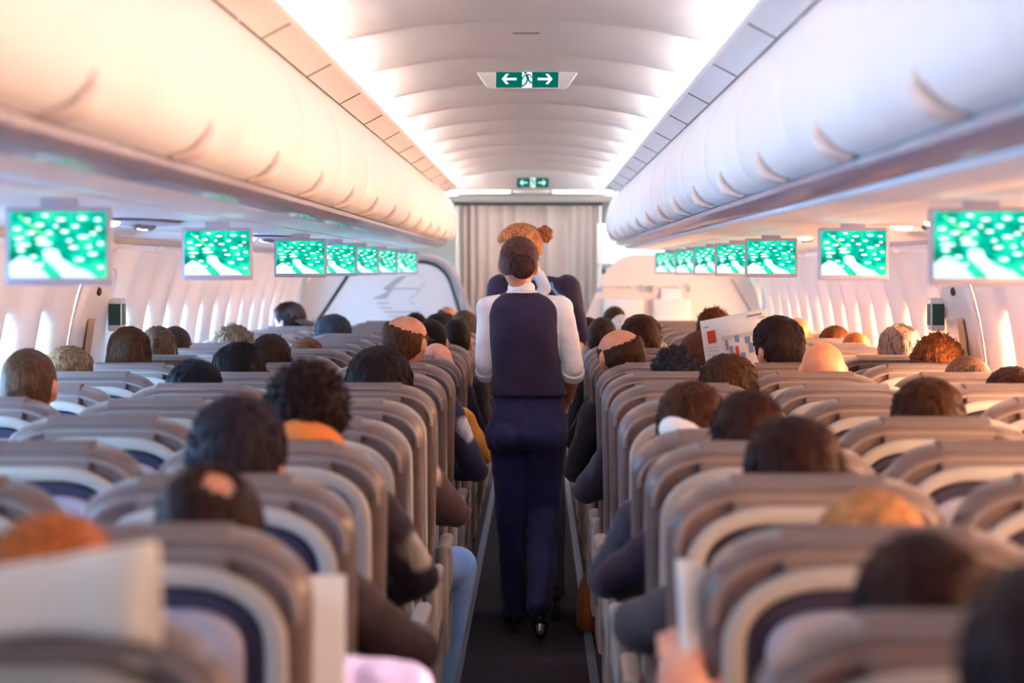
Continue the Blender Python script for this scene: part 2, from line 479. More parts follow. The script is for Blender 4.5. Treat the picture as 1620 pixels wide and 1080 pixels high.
# bulkheads
def rounded_path(pts, r, n=6):
    out = []
    for i, p in enumerate(pts):
        a = Vector(pts[i-1]); b = Vector(p); c = Vector(pts[(i+1) % len(pts)])
        u = (a-b).normalized(); v = (c-b).normalized(); rr = r[i]
        if rr == 0: out.append((b.x, b.y)); continue
        p0 = b+u*rr; p1 = b+v*rr
        for k in range(n+1):
            t = k/n; q = p0*(1-t)**2+b*2*t*(1-t)+p1*t*t; out.append((q.x, q.y))
    return out
def P(px, py, Y=YB): v = at(px, py, Y); return (v.x, v.z)
# left bulkhead
b = empty('bulkhead_partition', (-1.0, YB, 0)); tag(b, 'grey-white cabin bulkhead with black outline and grey emblem, left of the curtain', 'partition')
def rel(pts, o=(-1.0)): return [(x-o, z) for x, z in pts]
outL = rounded_path([P(755,560), P(708,408), P(540,402), (XC-1.81,1.45), (XC-1.83,.03), (-.36,.03)], [0,.24,.10,.2,0,0], 8)
mb = MB(); mb.slab(rel(outL), [(0,0),(.03,0)]); mb.build('partition_panel', M['bulk'], b)
inner = rounded_path([P(752,575), P(703,414), P(565,414), P(481,540)], [0,.20,.10,0], 8)[:-0 or None]
mb = MB(); mb.tube([(x+1.0, -.004, z) for x, z in inner], .012, 8); mb.build('outline_trim', M['trimd'], b)
outer = rounded_path([P(768,575), P(711,407), P(562,407)], [0,.22,0], 8)
mb = MB(); mb.tube([(x+1.0, -.002, z) for x, z in outer], .026, 8); mb.build('edge_moulding', M['trimp'], b)
mb = MB()
def q(px, py):       # emblem coordinates measured on the 5.4x crop
    v = at(480+px/5.4, 360+py/5.4, YB); return (v.x+1.0, v.z)
mb.poly([q(680,520),(q(780,440)),q(830,415),q(890,410),q(790,490),q(750,545),q(710,610),q(590,610),q(620,590),q(690,560),q(720,545)], -.004, .003)
for (x0,x1,y) in ((615,725,645),(645,755,684),(680,1000,720),(720,1010,757),(770,1000,792)):
    mb.poly([q(x0,y-6),q(x1,y-6),q(x1+12,y+6),q(x0+14,y+6)], -.004, .003)
mb.poly([q(770,515),q(990,515),q(985,528),q(765,528)], -.004, .003)
mb.poly([q(915,640),q(935,640),q(945,652),q(925,652)], -.004, .003); mb.poly([q(950,680),q(970,690),q(960,694)], -.004, .003)
mb.build('emblem', M['logo'], b, smooth=False)
mb = MB(); arc = [q(890,410),q(960,400),q(1010,410),q(1035,440),q(1020,490),q(975,555),q(905,612)]
mb.tube([(x,-.003,z) for x,z in arc], .006, 6); mb.build('emblem_line', M['logol'], b)
# right bulkhead with two literature pockets
b = empty('bulkhead_partition', (1.0, YB, 0)); tag(b, 'cream cabin bulkhead with two literature pockets, right of the curtain', 'partition')
def rel2(pts): return [(x-1.0, z) for x, z in pts]
outR = rounded_path([(.34,.03), P(918,520), P(970,402), (XC+1.62, EYE+.11), (XC+1.81,1.3), (XC+1.83,.03)], [0,.1,.22,.1,.2,0], 8)
mb = MB(); mb.slab(rel2(outR), [(0,0),(.03,0)]); mb.build('partition_panel', M['bulk_r'], b)
mb = MB(); mb.tube([(P(1157,441)[0]-1, -.004, P(1157,441)[1]), (P(1187,492)[0]-1, -.004, P(1187,492)[1])], .008, 6); mb.build('outline_trim', M['trimp'], b)
for (x0, x1) in ((955,1018),(1033,1092)):
    a0 = P(x0,464); a1 = P(x1,520); cx = (a0[0]+a1[0])/2-1; w = a1[0]-a0[0]
    mb = MB(); mb.rbox((cx,-.030,P(0,495)[1]-.05), (w,.05,.32), .012)
    pk = mb.build('literature_pocket', M['white'], b)
    mb = MB(); mb.box((cx,-.012,P(0,460)[1]), (w,.02,.05)); mb.box((cx-w/2,-.03,P(0,458)[1]), (.008,.05,.06)); mb.box((cx+w/2,-.03,P(0,458)[1]), (.008,.05,.06))
    mb.build('pocket_rim', M['lip'], pk)
    mb = MB()
    for i, ww in enumerate((.022,.016,.026)): mb.box((cx-.035+i*.034,-.024,P(0,455)[1]), (ww,.003,.012))
    mb.build('printed_marking', M['placard'], pk)
# brochure in the right pocket
mb = MB(); v = at(1062,463,YB); mb.rbox((v.x, YB-.035, v.z-.06), (.17,.006,.19), .004)
tag(mb.build('brochure', M['paper']), 'white brochure standing in the right literature pocket', 'brochure')

# curtain with rail
cur = empty('curtain', (XC, 17.42, 0)); tag(cur, 'pleated beige-pink curtain drawn across the aisle behind the attendants', 'curtain')
mb = MB(); nx = 200; vs = []
zt = EYE+(426-325)/FPX*17.42; x0 = -.635+.01; x1 = .485
folds = [0]
for i in range(nx+1):
    t = i/nx; x = lerp(x0, x1, t)
    ph = 26*t+1.6*math.sin(5*t)+.8*math.sin(13*t)
    am = .030+.014*math.sin(9*t+1)
    for j in range(13):
        z = lerp(.04, zt, j/12); k = .55+.45*(1-j/12)
        pinch = .0
        vs.append((x-XC+.006*math.sin(ph*2*PI/2), am*k*math.sin(ph*PI)+.012*math.sin(ph*2.3+j*.2), z))
fs = [(i*13+j, (i+1)*13+j, (i+1)*13+j+1, i*13+j+1) for i in range(nx) for j in range(12)]
mb.add(vs, fs); o = mb.build('curtain_cloth', M['curtain'], cur); sd = o.modifiers.new('t','SOLIDIFY'); sd.thickness = .004
mb = MB(); mb.tube([(x0-XC-.05,0,zt+.012),(x1-XC+.05,0,zt+.012)], .011, 8)
mb.build('curtain_rail', M['trimd'], cur)
for s, x in ((-1,x0-.03),(1,x1+.03)):
    mb = MB(); mb.rbox((x-XC, .02, zt/2), (.025,.05,zt), .008); mb.build('side_post', M['lip'], cur)

# ------------------------------------------------------------------ exit signs
def arrow(mb, cx, cz, L, s, y):
    h = L*.34; t = L*.13
    pts = [(0,0),(h*.85,h),(h*.85+t*1.5,h),(t*2.1,t*.62),(L,t*.62),(L,-t*.62),(t*2.1,-t*.62),(h*.85+t*1.5,-h),(h*.85,-h)]
    # split into convex pieces
    for poly in ([pts[0],pts[1],pts[2],pts[3],(t*2.1,0)], [pts[0],(t*2.1,0),pts[6],pts[7],pts[8]], [(t*1.0,t*.62),pts[4],pts[5],(t*1.0,-t*.62)]):
        mb.poly([(cx+s*(x-L/2), cz+z) for x, z in poly], y, .001)
def running_man(mb, cx, cz, H, y):
    def limb(pts, w):
        for i in range(len(pts)-1):
            a = Vector(pts[i]); b_ = Vector(pts[i+1]); d = (b_-a).normalized(); n_ = Vector((-d.y, d.x))*w
            mb.poly([tuple(Vector((cx,cz))+H*(a+n_)), tuple(Vector((cx,cz))+H*(b_+n_)), tuple(Vector((cx,cz))+H*(b_-n_)), tuple(Vector((cx,cz))+H*(a-n_))], y, .001)
    hd = [(cx+H*(-.10+.085*math.cos(a)), cz+H*(.38+.085*math.sin(a))) for a in [2*PI*i/12 for i in range(12)]]
    mb.poly(hd, y, .001)
    limb([(-.04,.28),(.06,.0)], .085); limb([(-.04,.27),(-.22,.16),(-.30,-.02)], .035); limb([(.0,.30),(.20,.24),(.28,.08)], .035)
    limb([(.03,.0),(-.04,-.22),(-.22,-.42),(-.30,-.42)], .05); limb([(.06,.0),(.18,-.2),(.34,-.24)], .05)
def exit_sign(px, py, Y, w, h, housing, label):
    c = at(px, py, Y); root = empty('exit_sign', c); tag(root, label, 'exit sign', 'exit signs')
    if housing:
        hw = w/2
        pts = rounded_path([(-hw-.085,h/2+.008),(hw+.085,h/2+.008),(hw+.03,-h/2-.008),(-hw-.03,-h/2-.008)], [.006,.006,.03,.03], 5)
        mb = MB(); mb.slab(pts, [(-.010,.004),(-.004,0),(.05,0),(.09,.03)]); mb.build('housing', M['white'], root)
        mb = MB(); mb.rbox((0,-.009,0), (w+.012,.008,h+.012), .004); mb.build('bezel', M['white'], root)
    else:
        mb = MB(); mb.rbox((0,0,0), (w+.01,.02,h+.01), .003); mb.build('housing', M['white'], root)
    y = -.014
    mb = MB()
    for s in (-1, 1): mb.poly([(s*(w*.08),h/2),(s*w/2,h/2),(s*w/2,-h/2),(s*(w*.08),-h/2)], y, .001)
    mb.build('green_panel', M['green'], root, smooth=False)
    mb = MB(); mb.poly([(-w*.08,h/2),(w*.08,h/2),(w*.08,-h/2),(-w*.08,-h/2)], y, .001)
    arrow(mb, -w*.29, 0, w*.24, 1, y-.0015); arrow(mb, w*.29, 0, w*.24, -1, y-.0015)
    mb.build('white_symbols', M['signw'], root, smooth=False)
    mb = MB(); running_man(mb, .0, 0, h*.95, y-.0015); mb.build('running_figure', M['green'], root, smooth=False)
exit_sign(834, 125.5, 8.27, .240, .066, True, 'green and white exit sign with arrows hanging from the ceiling near the viewer')
exit_sign(843, 289, YE-.05, .242, .072, False, 'small green exit sign with arrows on the arched header above the curtain')

# ------------------------------------------------------------------ monitors
scr_bg = bpy.data.materials.new('map screen'); scr_bg.use_nodes = True
nt = scr_bg.node_tree; nt.nodes.remove(nt.nodes['Principled BSDF'])
tc = nt.nodes.new('ShaderNodeTexCoord'); nn = nt.nodes.new('ShaderNodeTexNoise'); nn.inputs['Scale'].default_value = 24; nn.inputs['Detail'].default_value = 6
rr = nt.nodes.new('ShaderNodeValToRGB'); rr.color_ramp.elements[0].position = .34; rr.color_ramp.elements[1].position = .68
rr.color_ramp.elements[0].color = (.0,.16,.09,1); rr.color_ramp.elements[1].color = (.04,.75,.36,1)
e_ = rr.color_ramp.elements.new(.5); e_.color = (.0,.42,.30,1)
em = nt.nodes.new('ShaderNodeEmission'); em.inputs[1].default_value = 1.0
nt.links.new(tc.outputs['Object'], nn.inputs['Vector']); nt.links.new(nn.outputs['Fac'], rr.inputs[0]); nt.links.new(rr.outputs[0], em.inputs[0]); nt.links.new(em.outputs[0], nt.nodes['Material Output'].inputs[0])
scr_w = emit('map labels', (.80,1,.97), 1.15); scr_sea = emit('map sea', (.55,.80,1.0), 1.0); scr_l = emit('flight line', (.2,.95,.25), 1.0)
def make_monitor():
    root = empty('cabin_monitor', (0,0,0)); W_, H_ = .225, .166
    mb = MB(); mb.rbox((0,0,-H_/2), (W_,.022,H_), .008); mb.rbox((0,.012,-H_/2), (W_*.8,.02,H_*.75), .01); mb.build('housing', M['frame'], root)
    mb = MB(); mb.rbox((0,.004,.004), (W_*.35,.014,.03), .004); mb.build('mounting_bracket', M['frame'], root)
    w, h = .205, .140; cz = -H_/2+.003
    mb = MB(); mb.poly([(-w/2,cz+h/2),(w/2,cz+h/2),(w/2,cz-h/2),(-w/2,cz-h/2)], -.0125, .001)
    sc = mb.build('screen', scr_bg, root, smooth=False)
    def u(x, y): return (-w/2+x*w, cz+h/2-y*h)
    mb = MB()
    for pts in ([(.0,.78),(.12,.66),(.22,.72),(.33,.86),(.42,1),(0,1)], [(.34,.60),(.40,.54),(.50,.58),(.54,.70),(.66,.82),(.82,.90),(.90,1),(.55,1),(.46,.84),(.36,.72)]):
        mb.poly([u(*p) for p in pts], -.0136, .0008)
    mb.build('map_sea', scr_sea, sc, smooth=False)
    lab = [(.18,.13,.05),(.37,.06,.05),(.53,.12,.07),(.75,.1,.07),(.91,.12,.05),(.08,.26,.06),(.31,.2,.07),(.68,.22,.05),(.92,.26,.04),(.22,.32,.07),(.41,.32,.05),(.57,.3,.06),(.86,.33,.05),(.1,.40,.07),(.33,.41,.09),(.76,.38,.08),(.94,.48,.05),
           (.14,.5,.11),(.36,.48,.12),(.66,.54,.07),(.82,.53,.04),(.12,.58,.06),(.86,.64,.07),(.25,.68,.05),(.72,.72,.07),(.94,.84,.05),(.32,.8,.05),(.62,.44,.04),(.48,.22,.03)]
    mb = MB()
    for k, (x, y, r) in enumerate(lab):
        c = u(x, y); mb.poly([(max(-w/2,min(w/2,c[0]+r*.72*w*math.cos(a))), c[1]+.022*h*math.sin(a)*1.1) for a in [2*PI*i/10 for i in range(10)]], -.0140-.0002*(k % 3), .0008)
    mb.build('map_labels', scr_w, sc, smooth=False)
    mb = MB(); mb.poly([u(.09,.07),u(.105,.06),u(.40,.40),u(.385,.41)], -.0150, .0008); mb.build('flight_line', scr_l, sc, smooth=False)
    return root
mon = None; MZ = [4.52,6.76,9.13,10.67,12.16,13.78,16.1]
for side, nm in ((-1,'left'),(1,'right')):
    for i, Y in enumerate(MZ):
        if mon is None: mon = make_monitor(); o = mon
        else: o = copy_tree(mon)
        xx = -1.012 if side < 0 else 1.0
        if side > 0 and i == 0: xx = 1.0-.06
        o.location = (xx, Y, EYE+.132)
        tag(o, 'drop-down monitor showing a green map, %s in the %s row from the viewer' % (ordn[i], nm), 'monitor', 'map monitors along the %s' % nm)
# reading lamps and air outlets
sp = None
for side, nm, ys in ((-1,'left',(6.75,9.9,13.0)),(1,'right',(6.75,9.9,13.0))):
    for k, Y in enumerate(ys):
        if sp is None:
            sp = empty('overhead_reading_light', (0,0,0)); o = sp
            mb = MB(); mb.ball((0,0,0), (.16,.44,.008)); mb.build('panel', M['frame'], sp)
            for dy in (-.30, .30):
                mb = MB(); mb.ball((0,dy,-.006), (.035,.045,.012)); mb.build('reading_light', M['lamp'], sp)
            for dy in (-.12, .0, .12):
                mb = MB(); mb.ball((.05,dy,-.008), (.02,.02,.014)); mb.build('air_nozzle', M['belt'], sp)
        else: o = copy_tree(sp)
        o.location = (XC+side*1.25, Y, EYE+.147)
        tag(o, 'oval reading-light and air panel above the %s seats, %s from the viewer' % (nm, ordn[k]), 'service panel', 'overhead service panels')

# overwing exit hatches
def hatch(side, n):
    root = empty('door_%d' % n, (0,0,0)); tag(root, kind='structure')
    Yc = 8.75
    def wp(y, z, lift=.0): return Vector((XC+side*(wall_x(z)-.040-lift), y, z))
    mb = MB()
    ys = [Yc-.33+.66*i/20 for i in range(21)]; zs = [.55+(1.56-.55)*i/30 for i in range(31)]
    vs = []
    for y in ys:
        for z in zs:
            e = max(abs(y-Yc)/.33, abs(z-1.055)/.505); k = (abs(y-Yc)/.33)**5+(abs(z-1.055)/.505)**5
            q_ = min(1, (1.0/max(k, .01))**.2) if k > 1 else 1
            yy = Yc+(y-Yc)*q_; zz = 1.055+(z-1.055)*q_
            vs.append(wp(yy, zz, .022*(1-sm(k, .6, 1.0))-.006))
    fs = [(i*31+j, (i+1)*31+j, (i+1)*31+j+1, i*31+j+1) for i in range(20) for j in range(30)]
    mb.add(vs, fs); mb.build('door_panel', M['wall'], root)
    mb = MB(); path = []
    for i in range(48):
        a = 2*PI*i/48; c, s_ = math.cos(a), math.sin(a)
        path.append(wp(Yc+.34*math.copysign(abs(c)**.35, c), 1.055+.515*math.copysign(abs(s_)**.35, s_), .004))
    mb.tube(path+[path[0]], .007, 6, cap=False); mb.build('door_seal', M['lip'], root)
    mb = MB(); c = wp(Yc-.05, 1.47, .02); mb.ball(c, (.010,.025,.018)); mb.build('handle_recess', M['seam'], root)
    mb = MB(); R = Matrix.Rotation(0, 3, 'Y')
    mb.add([wp(Yc-.14, 1.36, .025), wp(Yc-.02, 1.36, .025), wp(Yc-.02, 1.18, .025), wp(Yc-.14, 1.18, .025),
            wp(Yc-.14, 1.36, .022), wp(Yc-.02, 1.36, .022), wp(Yc-.02, 1.18, .022), wp(Yc-.14, 1.18, .022)],
           [(0,1,2,3),(4,7,6,5),(0,4,5,1),(1,5,6,2),(2,6,7,3),(3,7,4,0)])
    mb.build('instruction_placard', M['placard'], root, smooth=False)
    mb = MB(); c = wp(Yc+.28, 1.37, .05); mb.rbox(c, (.06,.09,.14), .01); mb.build('exit_light_box', M['white'], root)
    mb = MB(); mb.box(c+Vector((-side*.0,-.047,0)), (.05,.003,.09)); mb.box(c+Vector((-side*.031,-.0,0)), (.003,.07,.09)); mb.build('exit_light_face', M['gbox'], root)
hatch(-1, 1); hatch(1, 2)

# ------------------------------------------------------------------ seats
ROW = lambda k: 3.02+.76*k
SX = (.525, 1.035, 1.545)
def seat_outline(w, top, bot, r, n=10):
    hw = w/2; pts = []
    for (sx, a0) in ((1, 0), (-1, PI/2)):
        for i in range(n+1):
            a = a0+PI/2*i/n; c, s_ = math.cos(a), math.sin(a)
            pts.append((sx*(hw-r)+r*1.0*math.copysign(abs(c)**.85, c), top-r*.72+r*.72*abs(s_)**.85))
    pts += [(-hw*.93, bot), (hw*.93, bot)]
    return pts
def make_seat(kind):        # kind: -1 aisle seat of the left block, +1 aisle seat of the right block, 0 other
    root = empty('passenger_seat', (0,0,0))
    hz = .45; TL = .745
    mb = MB(); pts = seat_outline(.50, TL, -.05, .15)
    mb.slab(pts, [(-.030,.075),(-.036,.055),(-.0355,.036),(-.031,.018),(-.021,.006),(-.006,0),(.020,0),(.042,.010),(.058,.03),(.066,.07)])
    bk = mb.build('backrest', M['seat'], root, loc=(0,.12,hz))
    def sub(nm, b, m, **kw):
        return b.build(nm, m, bk, **kw)
    # welt round the outer edge
    mb = MB(); mb.tube([(p[0]*.925, -.0325, TL/2+(p[1]-TL/2)*.945) for p in pts[:22]], .0065, 6); sub('edge_piping', mb, M['piping'])
    # pale arch set in from the edge
    pa = seat_outline(.405, TL-.052, .08, .15)[:22]
    mb = MB(); mb.tube([(pa[0][0], -.036, .06)]+[(p[0], -.040, p[1]) for p in pa]+[(pa[-1][0], -.036, .06)], [.016]*24, 8, flat=.8); sub('shell_arch', mb, M['seat_rim'])
    mb = MB(); pb = seat_outline(.365, TL-.072, .02, .13)
    mb.slab(pb, [(-.0395,.004),(-.034,0),(-.030,0)]); sub('rear_recess', mb, M['pocket'])
    mb = MB(); pc = seat_outline(.315, TL-.100, .30, .09)
    mb.slab(pc, [(-.060,.012),(-.056,.004),(-.050,0),(-.036,0)]); sub('tray_table', mb, M['shell'])
    mb = MB(); mb.rbox((0,-.062,TL-.140), (.060,.010,.018), .006); sub('tray_latch', mb, M['latch'])
    mb = MB(); mb.rbox((0,-.055,.17), (.33,.03,.24), .02); sub('magazine_pocket', mb, M['pocket'])
    # cloth over the top of the back
    mb = MB(); n = 9; path = [(-.0390,TL-.054),(-.0385,TL-.036),(-.0345,TL-.016),(-.0235,TL-.003),(-.007,TL+.004),(.030,TL+.003),(.055,TL-.008),(.069,TL-.04),(.071,TL-.20)]
    vs = []
    for x in (-.135,-.13,-.06,0,.06,.13,.135):
        for (y, z) in path: vs.append((x, y, z))
    m = len(path); fs = [(i*m+j, (i+1)*m+j, (i+1)*m+j+1, i*m+j+1) for i in range(6) for j in range(m-1)]
    mb.add(vs, fs); o = sub('headrest_cover', mb, M['cover']); sd = o.modifiers.new('t','SOLIDIFY'); sd.thickness = .004; sd.offset = 0
    mb = MB(); mb.rbox((0,.072,.60), (.30,.035,.16), .05); sub('headrest_pad', mb, M['seat'])
    R = Matrix.Rotation(PI/2, 3, 'X')
    mb = MB(); mb.rbox((0,.36,.405), (.46,.11,.47), .05, R); mb.build('seat_cushion', M['seat'], root)
    mb = MB(); mb.rbox((0,.36,.325), (.47,.05,.44), .03, R); mb.build('seat_pan', M['belt'], root)
    for x in ((-.255,.255) if kind == 0 else ((.262*-kind,) + ((.255*kind,)))):
        mb = MB(); mb.rbox((x,.36,.635), (.045,.036,.34), .014, R); mb.rbox((x,.18,.56), (.03,.05,.20), .01)
        mb.build('armrest', M['arm'], root)
    if kind:
        x = -kind*.268
        mb = MB(); mb.slab([(.17,.30),(.50,.30),(.55,.40),(.52,.60),(.20,.62),(.15,.45)], [(-.012,.006),(-.006,0),(.006,0),(.012,.006)], (x,0,0), Matrix.Rotation(PI/2, 3, 'Z'))
        mb.build('side_panel', M['arm'], root)
        mb = MB(); mb.rbox((x-(-kind)*(-.0)+(-kind)*.013,.36,.47), (.004,.22,.05), .01); mb.build('side_inlay', M['belt'], root)
    for y in (.16,.52):
        mb = MB(); mb.tube([(.12,y,.31),(.12,y+(-.03 if y < .3 else .03),.02)], [.018,.016], 8)
        mb.rbox((.12,y+(-.03 if y < .3 else .03),.012), (.05,.08,.022), .006); mb.build('leg', M['metal'], root)
    mb = MB(); mb.tube([(-.25,.22,.305),(.25,.22,.305)], .02, 8); mb.tube([(-.25,.46,.305),(.25,.46,.305)], .02, 8); mb.build('frame_beam', M['metal'], root)
    return root, bk

# ------------------------------------------------------------------ people
def head_fn(S, wide=1.0):
    def f(d):
        kk = 1+.085*(4*abs(d.z)*math.hypot(d.x, d.y)*math.sqrt(max(0, d.z)) if d.z > 0 else 0)
        x = d.x*.075*wide*kk; y = d.y*.094*kk; z = d.z*.110
        if d.z < 0:
            x *= 1-.24*(-d.z)**1.4
            if d.y < 0: y *= 1-.22*(-d.z)
            else: y *= 1-.05*(-d.z)
        elif d.y < 0: y *= 1.05
        return Vector((x, y, z))*S
    return f
def hairline(d, style):
    ny = d.y
    if style in ('long', 'curlylong'):
        h = -1.2 if ny < .25 else lerp(-1.2, .5, sm(ny, .25, .55))
    elif style == 'updo':
        h = lerp(-.50, -.12, sm(ny, -.6, .0)); h = lerp(h, .48, sm(ny, .15, .6))
    else:
        h = lerp(-.66, -.22, sm(ny, -.7, -.05)); h = lerp(h, .45, sm(ny, .10, .6))
    return h
def hair_mesh(style, S, wide, T, seed, nu=88, nv=56):
    base = head_fn(S, wide); off = Vector((seed*3.17, seed*1.3, seed*.7))
    def f(d):
        p = base(d); m = sm(d.z-hairline(d, style), -.05, .09)
        t = {'short':.013,'crop':.007,'long':.020,'curly':.026,'curlylong':.030,'spiky':.016,'bald':.008,'updo':.012,'fringe':.012}.get(style, .013)
        a, fr = {'short':(.0035,7),'crop':(.001,20),'long':(.004,6),'curly':(.011,7),'curlylong':(.013,6),'spiky':(.011,9),'bald':(.002,9),'updo':(.0015,14),'fringe':(.004,8)}.get(style, (.003,8))
        n1 = noise.noise(Vector((d.x*fr, d.y*fr, d.z*fr*(.5 if 'curl' not in style else 1)))+off)
        n2 = noise.noise(Vector((d.x*fr*2.7, d.y*fr*2.7, d.z*fr*(.9 if 'curl' not in style else 2.7)))+off*2)
        t += a*(n1+.6*n2)+.010*sm(d.z, .2, 1)*(style in ('short','long','spiky'))
        if style in ('bald','fringe'):
            c = Vector((.35*math.sin(seed*2.1), .05 if style == 'bald' else -.35, 1)).normalized()
            ang = math.degrees(d.angle(c))
            m *= sm(ang+6*n1, 46 if style == 'bald' else 13, 62 if style == 'bald' else 25)
        t = lerp(-.010, t, m)
        q = p+p.normalized()*t*S
        if style in ('long','curlylong') and d.z < 0 and m > 0:
            q.z -= .075*(-d.z)**.7*m; q.x *= 1+.30*min(1,-d.z*1.2)*m; q.y = lerp(q.y, q.y*.9-.012, m)
        return q
    mb = MB(); mb.ball((0,0,0), 1, T.to_3x3(), nu, nv, fn=f)
    rg = random.Random(seed*13+5); R3 = T.to_3x3(); cr = Vector((rg.uniform(-.25,.25), -.45, .85)).normalized()
    ns = {'bald':260,'fringe':420,'crop':500,'updo':260}.get(style, 800)
    if nu < 90: ns = int(ns*.6)
    for _ in range(ns):
        d = Vector((rg.gauss(0,1), rg.gauss(0,1), rg.gauss(0,1))).normalized()
        if sm(d.z-hairline(d, style), -.02, .06) < .9: continue
        if style in ('bald','fringe'):
            c_ = Vector((.35*math.sin(seed*2.1), .05 if style == 'bald' else -.35, 1)).normalized()
            if math.degrees(d.angle(c_)) < (60 if style == 'bald' else 34): continue
        t_ = (d-cr).cross(d).cross(d)*-1
        if style == 'updo': t_ = (Vector((0,-1,-.1))-d).cross(d).cross(d)*-1
        if 'curl' in style or style == 'spiky': t_ = Vector((rg.gauss(0,1), rg.gauss(0,1), rg.gauss(0,1))).cross(d)
        if t_.length < 1e-4: continue
        t_.normalize(); Ln = {'crop':.05,'curly':.16,'curlylong':.18,'spiky':.10,'long':.40,'updo':.5}.get(style, .26)*rg.uniform(.6,1.2)
        lift = {'spiky':.022,'curly':.014,'curlylong':.014,'crop':.002,'updo':.0012,'bald':.001,'long':.003}.get(style, .005)*rg.uniform(.4,1.3)
        p = []; sw = d.cross(t_)*rg.uniform(-.25,.25)
        for q_ in range(4):
            u_ = q_/3; dd = (d+(t_+sw*u_)*Ln*u_*(1 if 'curl' not in style else math.cos(u_*2.4)+.3)).normalized()
            v_ = f(dd); p.append(R3 @ (v_+v_.normalized()*(-.0015+lift*(u_**1.3))))
        r0 = .0030 if style not in ('crop','updo') else .0022
        mb.tube(p, [r0*.8, r0, r0*.7, .0003], 4, flat=.6, cap=False)
    mb.v = [tuple(Vector(v)+T.translation) for v in mb.v]
    return mb
def head_parts(mb, T, S, wide=1.0):
    R = T.to_3x3(); c = T.translation
    mb.ball(c, 1, R, 40, 28, fn=head_fn(S, wide))
    def pt(x, y, z): return T @ Vector((x*S, y*S, z*S))
    for s in (-1, 1):
        mb.ball(pt(s*.078*wide, -.008, -.005), (.013*S,.024*S,.035*S), R @ Matrix.Rotation(s*.35, 3, 'Z'), 12, 8)
        mb.ball(pt(s*.076*wide, -.002, -.028), (.011*S,.014*S,.016*S), R, 10, 6)
    mb.caps(pt(0,.088,.012), pt(0,.108,-.026), .009*S, .014*S, 8)            # nose
    mb.ball(pt(0,.086,.030), (.048*S,.014*S,.012*S), R, 12, 8)               # brow
    mb.ball(pt(0,.084,-.060), (.024*S,.014*S,.010*S), R, 10, 6)              # lips
    mb.ball(pt(0,.070,-.094), (.026*S,.022*S,.020*S), R, 10, 6)              # chin
def hand_parts(mb, wrist, fwd, up, side, curl=.6, S=1.0):
    f = Vector(fwd).normalized(); u = Vector(up).normalized(); r = f.cross(u).normalized()*side; u = r.cross(f)*side
    w = Vector(wrist); pal = w+f*.05*S
    Rm = Matrix((r, f, u)).transposed()
    mb.ball(pal, (.038*S,.050*S,.016*S), Rm, 14, 10)
    for i, (o, L) in enumerate(((-.028,.062),(-.010,.074),(.009,.070),(.027,.054))):
        p = w+f*.088*S+r*o*S; a = curl*.5; pr = .0088*S
        for j, sl in enumerate((.45,.32,.23)):
            d = f*math.cos(a)-u*math.sin(a)
            q = p+d*L*sl*S*1.15; mb.caps(p, q, pr, pr*.92, 8); p = q; pr *= .92; a += curl*.9
    p = w+f*.028*S-r*.028*S
    d1 = (f*.6-r*.8-u*.2).normalized(); q = p+d1*.036*S; mb.caps(p, q, .0115*S, .010*S, 8)
    d2 = (f*.9-r*.3-u*.35).normalized(); mb.caps(q, q+d2*.030*S, .010*S, .0085*S, 8)
def head_matrix(c, yaw=0, pitch=0, roll=0):
    return Matrix.Translation(c) @ (Matrix.Rotation(yaw, 4, 'Z') @ Matrix.Rotation(pitch, 4, 'X') @ Matrix.Rotation(roll, 4, 'Y'))
def add_glasses(T, S, root):
    mb = MB()
    def pt(x, y, z): return T @ Vector((x*S, y*S, z*S))
    for s in (-1, 1):
        mb.tube([pt(s*.083,-.01,.012), pt(s*.084,.05,.014), pt(s*.078,.100,.012)], .0028, 6)
        ring = [pt(s*.036+.026*math.cos(a), .104, .006+.019*math.sin(a)) for a in [2*PI*i/14 for i in range(15)]]
        mb.tube(ring, .0026, 6, cap=False)
    mb.tube([pt(-.010,.105,.008), pt(.010,.105,.008)], .0022, 6)
    mb.build('glasses', M['glasses'], root)
def add_eyes(T, S, root):
    mb = MB()
    for s in (-1, 1): mb.ball(T @ Vector((s*.031*S,.083*S,.008*S)), .0125*S, None, 12, 8)
    e = mb.build('eyes', M['eye'], root)
    mb = MB()
    for s in (-1, 1): mb.ball(T @ Vector((s*.031*S,.092*S,.008*S)), .0058*S, None, 10, 6)
    mb.build('iris', M['iris'], e)
LEGS = {}
def legs(kind, color, root, Yk, Xs, shoe=(.02,.02,.02)):
    # kind: (aisle side sign, knee splay)
    if kind not in LEGS:
        sg, splay = kind
        mb = MB(); mb.ball((0,.34,.55), (.175,.14,.12), None, 18, 12)
        for s in (-1, 1):
            kx = s*.10 + (sg*splay if s == sg else 0)
            mb.chain([(s*.085,.34,.54),(kx,.70,.515),(kx*.95-(sg*splay*.25 if s == sg else 0),.74,.12)], [.095,.072,.055], 14)
        a = mb.build('trousers', cloth((.1,.1,.1)), None, voxel=.013, soft=2)
        fm = MB()
        for s in (-1, 1):
            kx = s*.10 + (sg*splay if s == sg else 0); x = kx*.95-(sg*splay*.25 if s == sg else 0)
            fm.loft([(x,.79,0,.045,.125),(x,.79,.03,.045,.125),(x,.775,.065,.040,.10),(x,.735,.10,.035,.045)], 18)
        b = fm.build('shoes', cloth((.02,.02,.02)), None)
        LEGS[kind] = (a, b); first = True
    else: first = False
    for src, col in zip(LEGS[kind], (color, shoe)):
        o = src if first else src.copy()
        if not first: COL.objects.link(o)
        o.parent = root; o.location = (Xs-root.location.x, Yk-root.location.y, -.46)
        CH.setdefault(root, []).append(o)
        o.material_slots[0].link = 'OBJECT'; o.material_slots[0].material = cloth(col)
PEOPLE = []
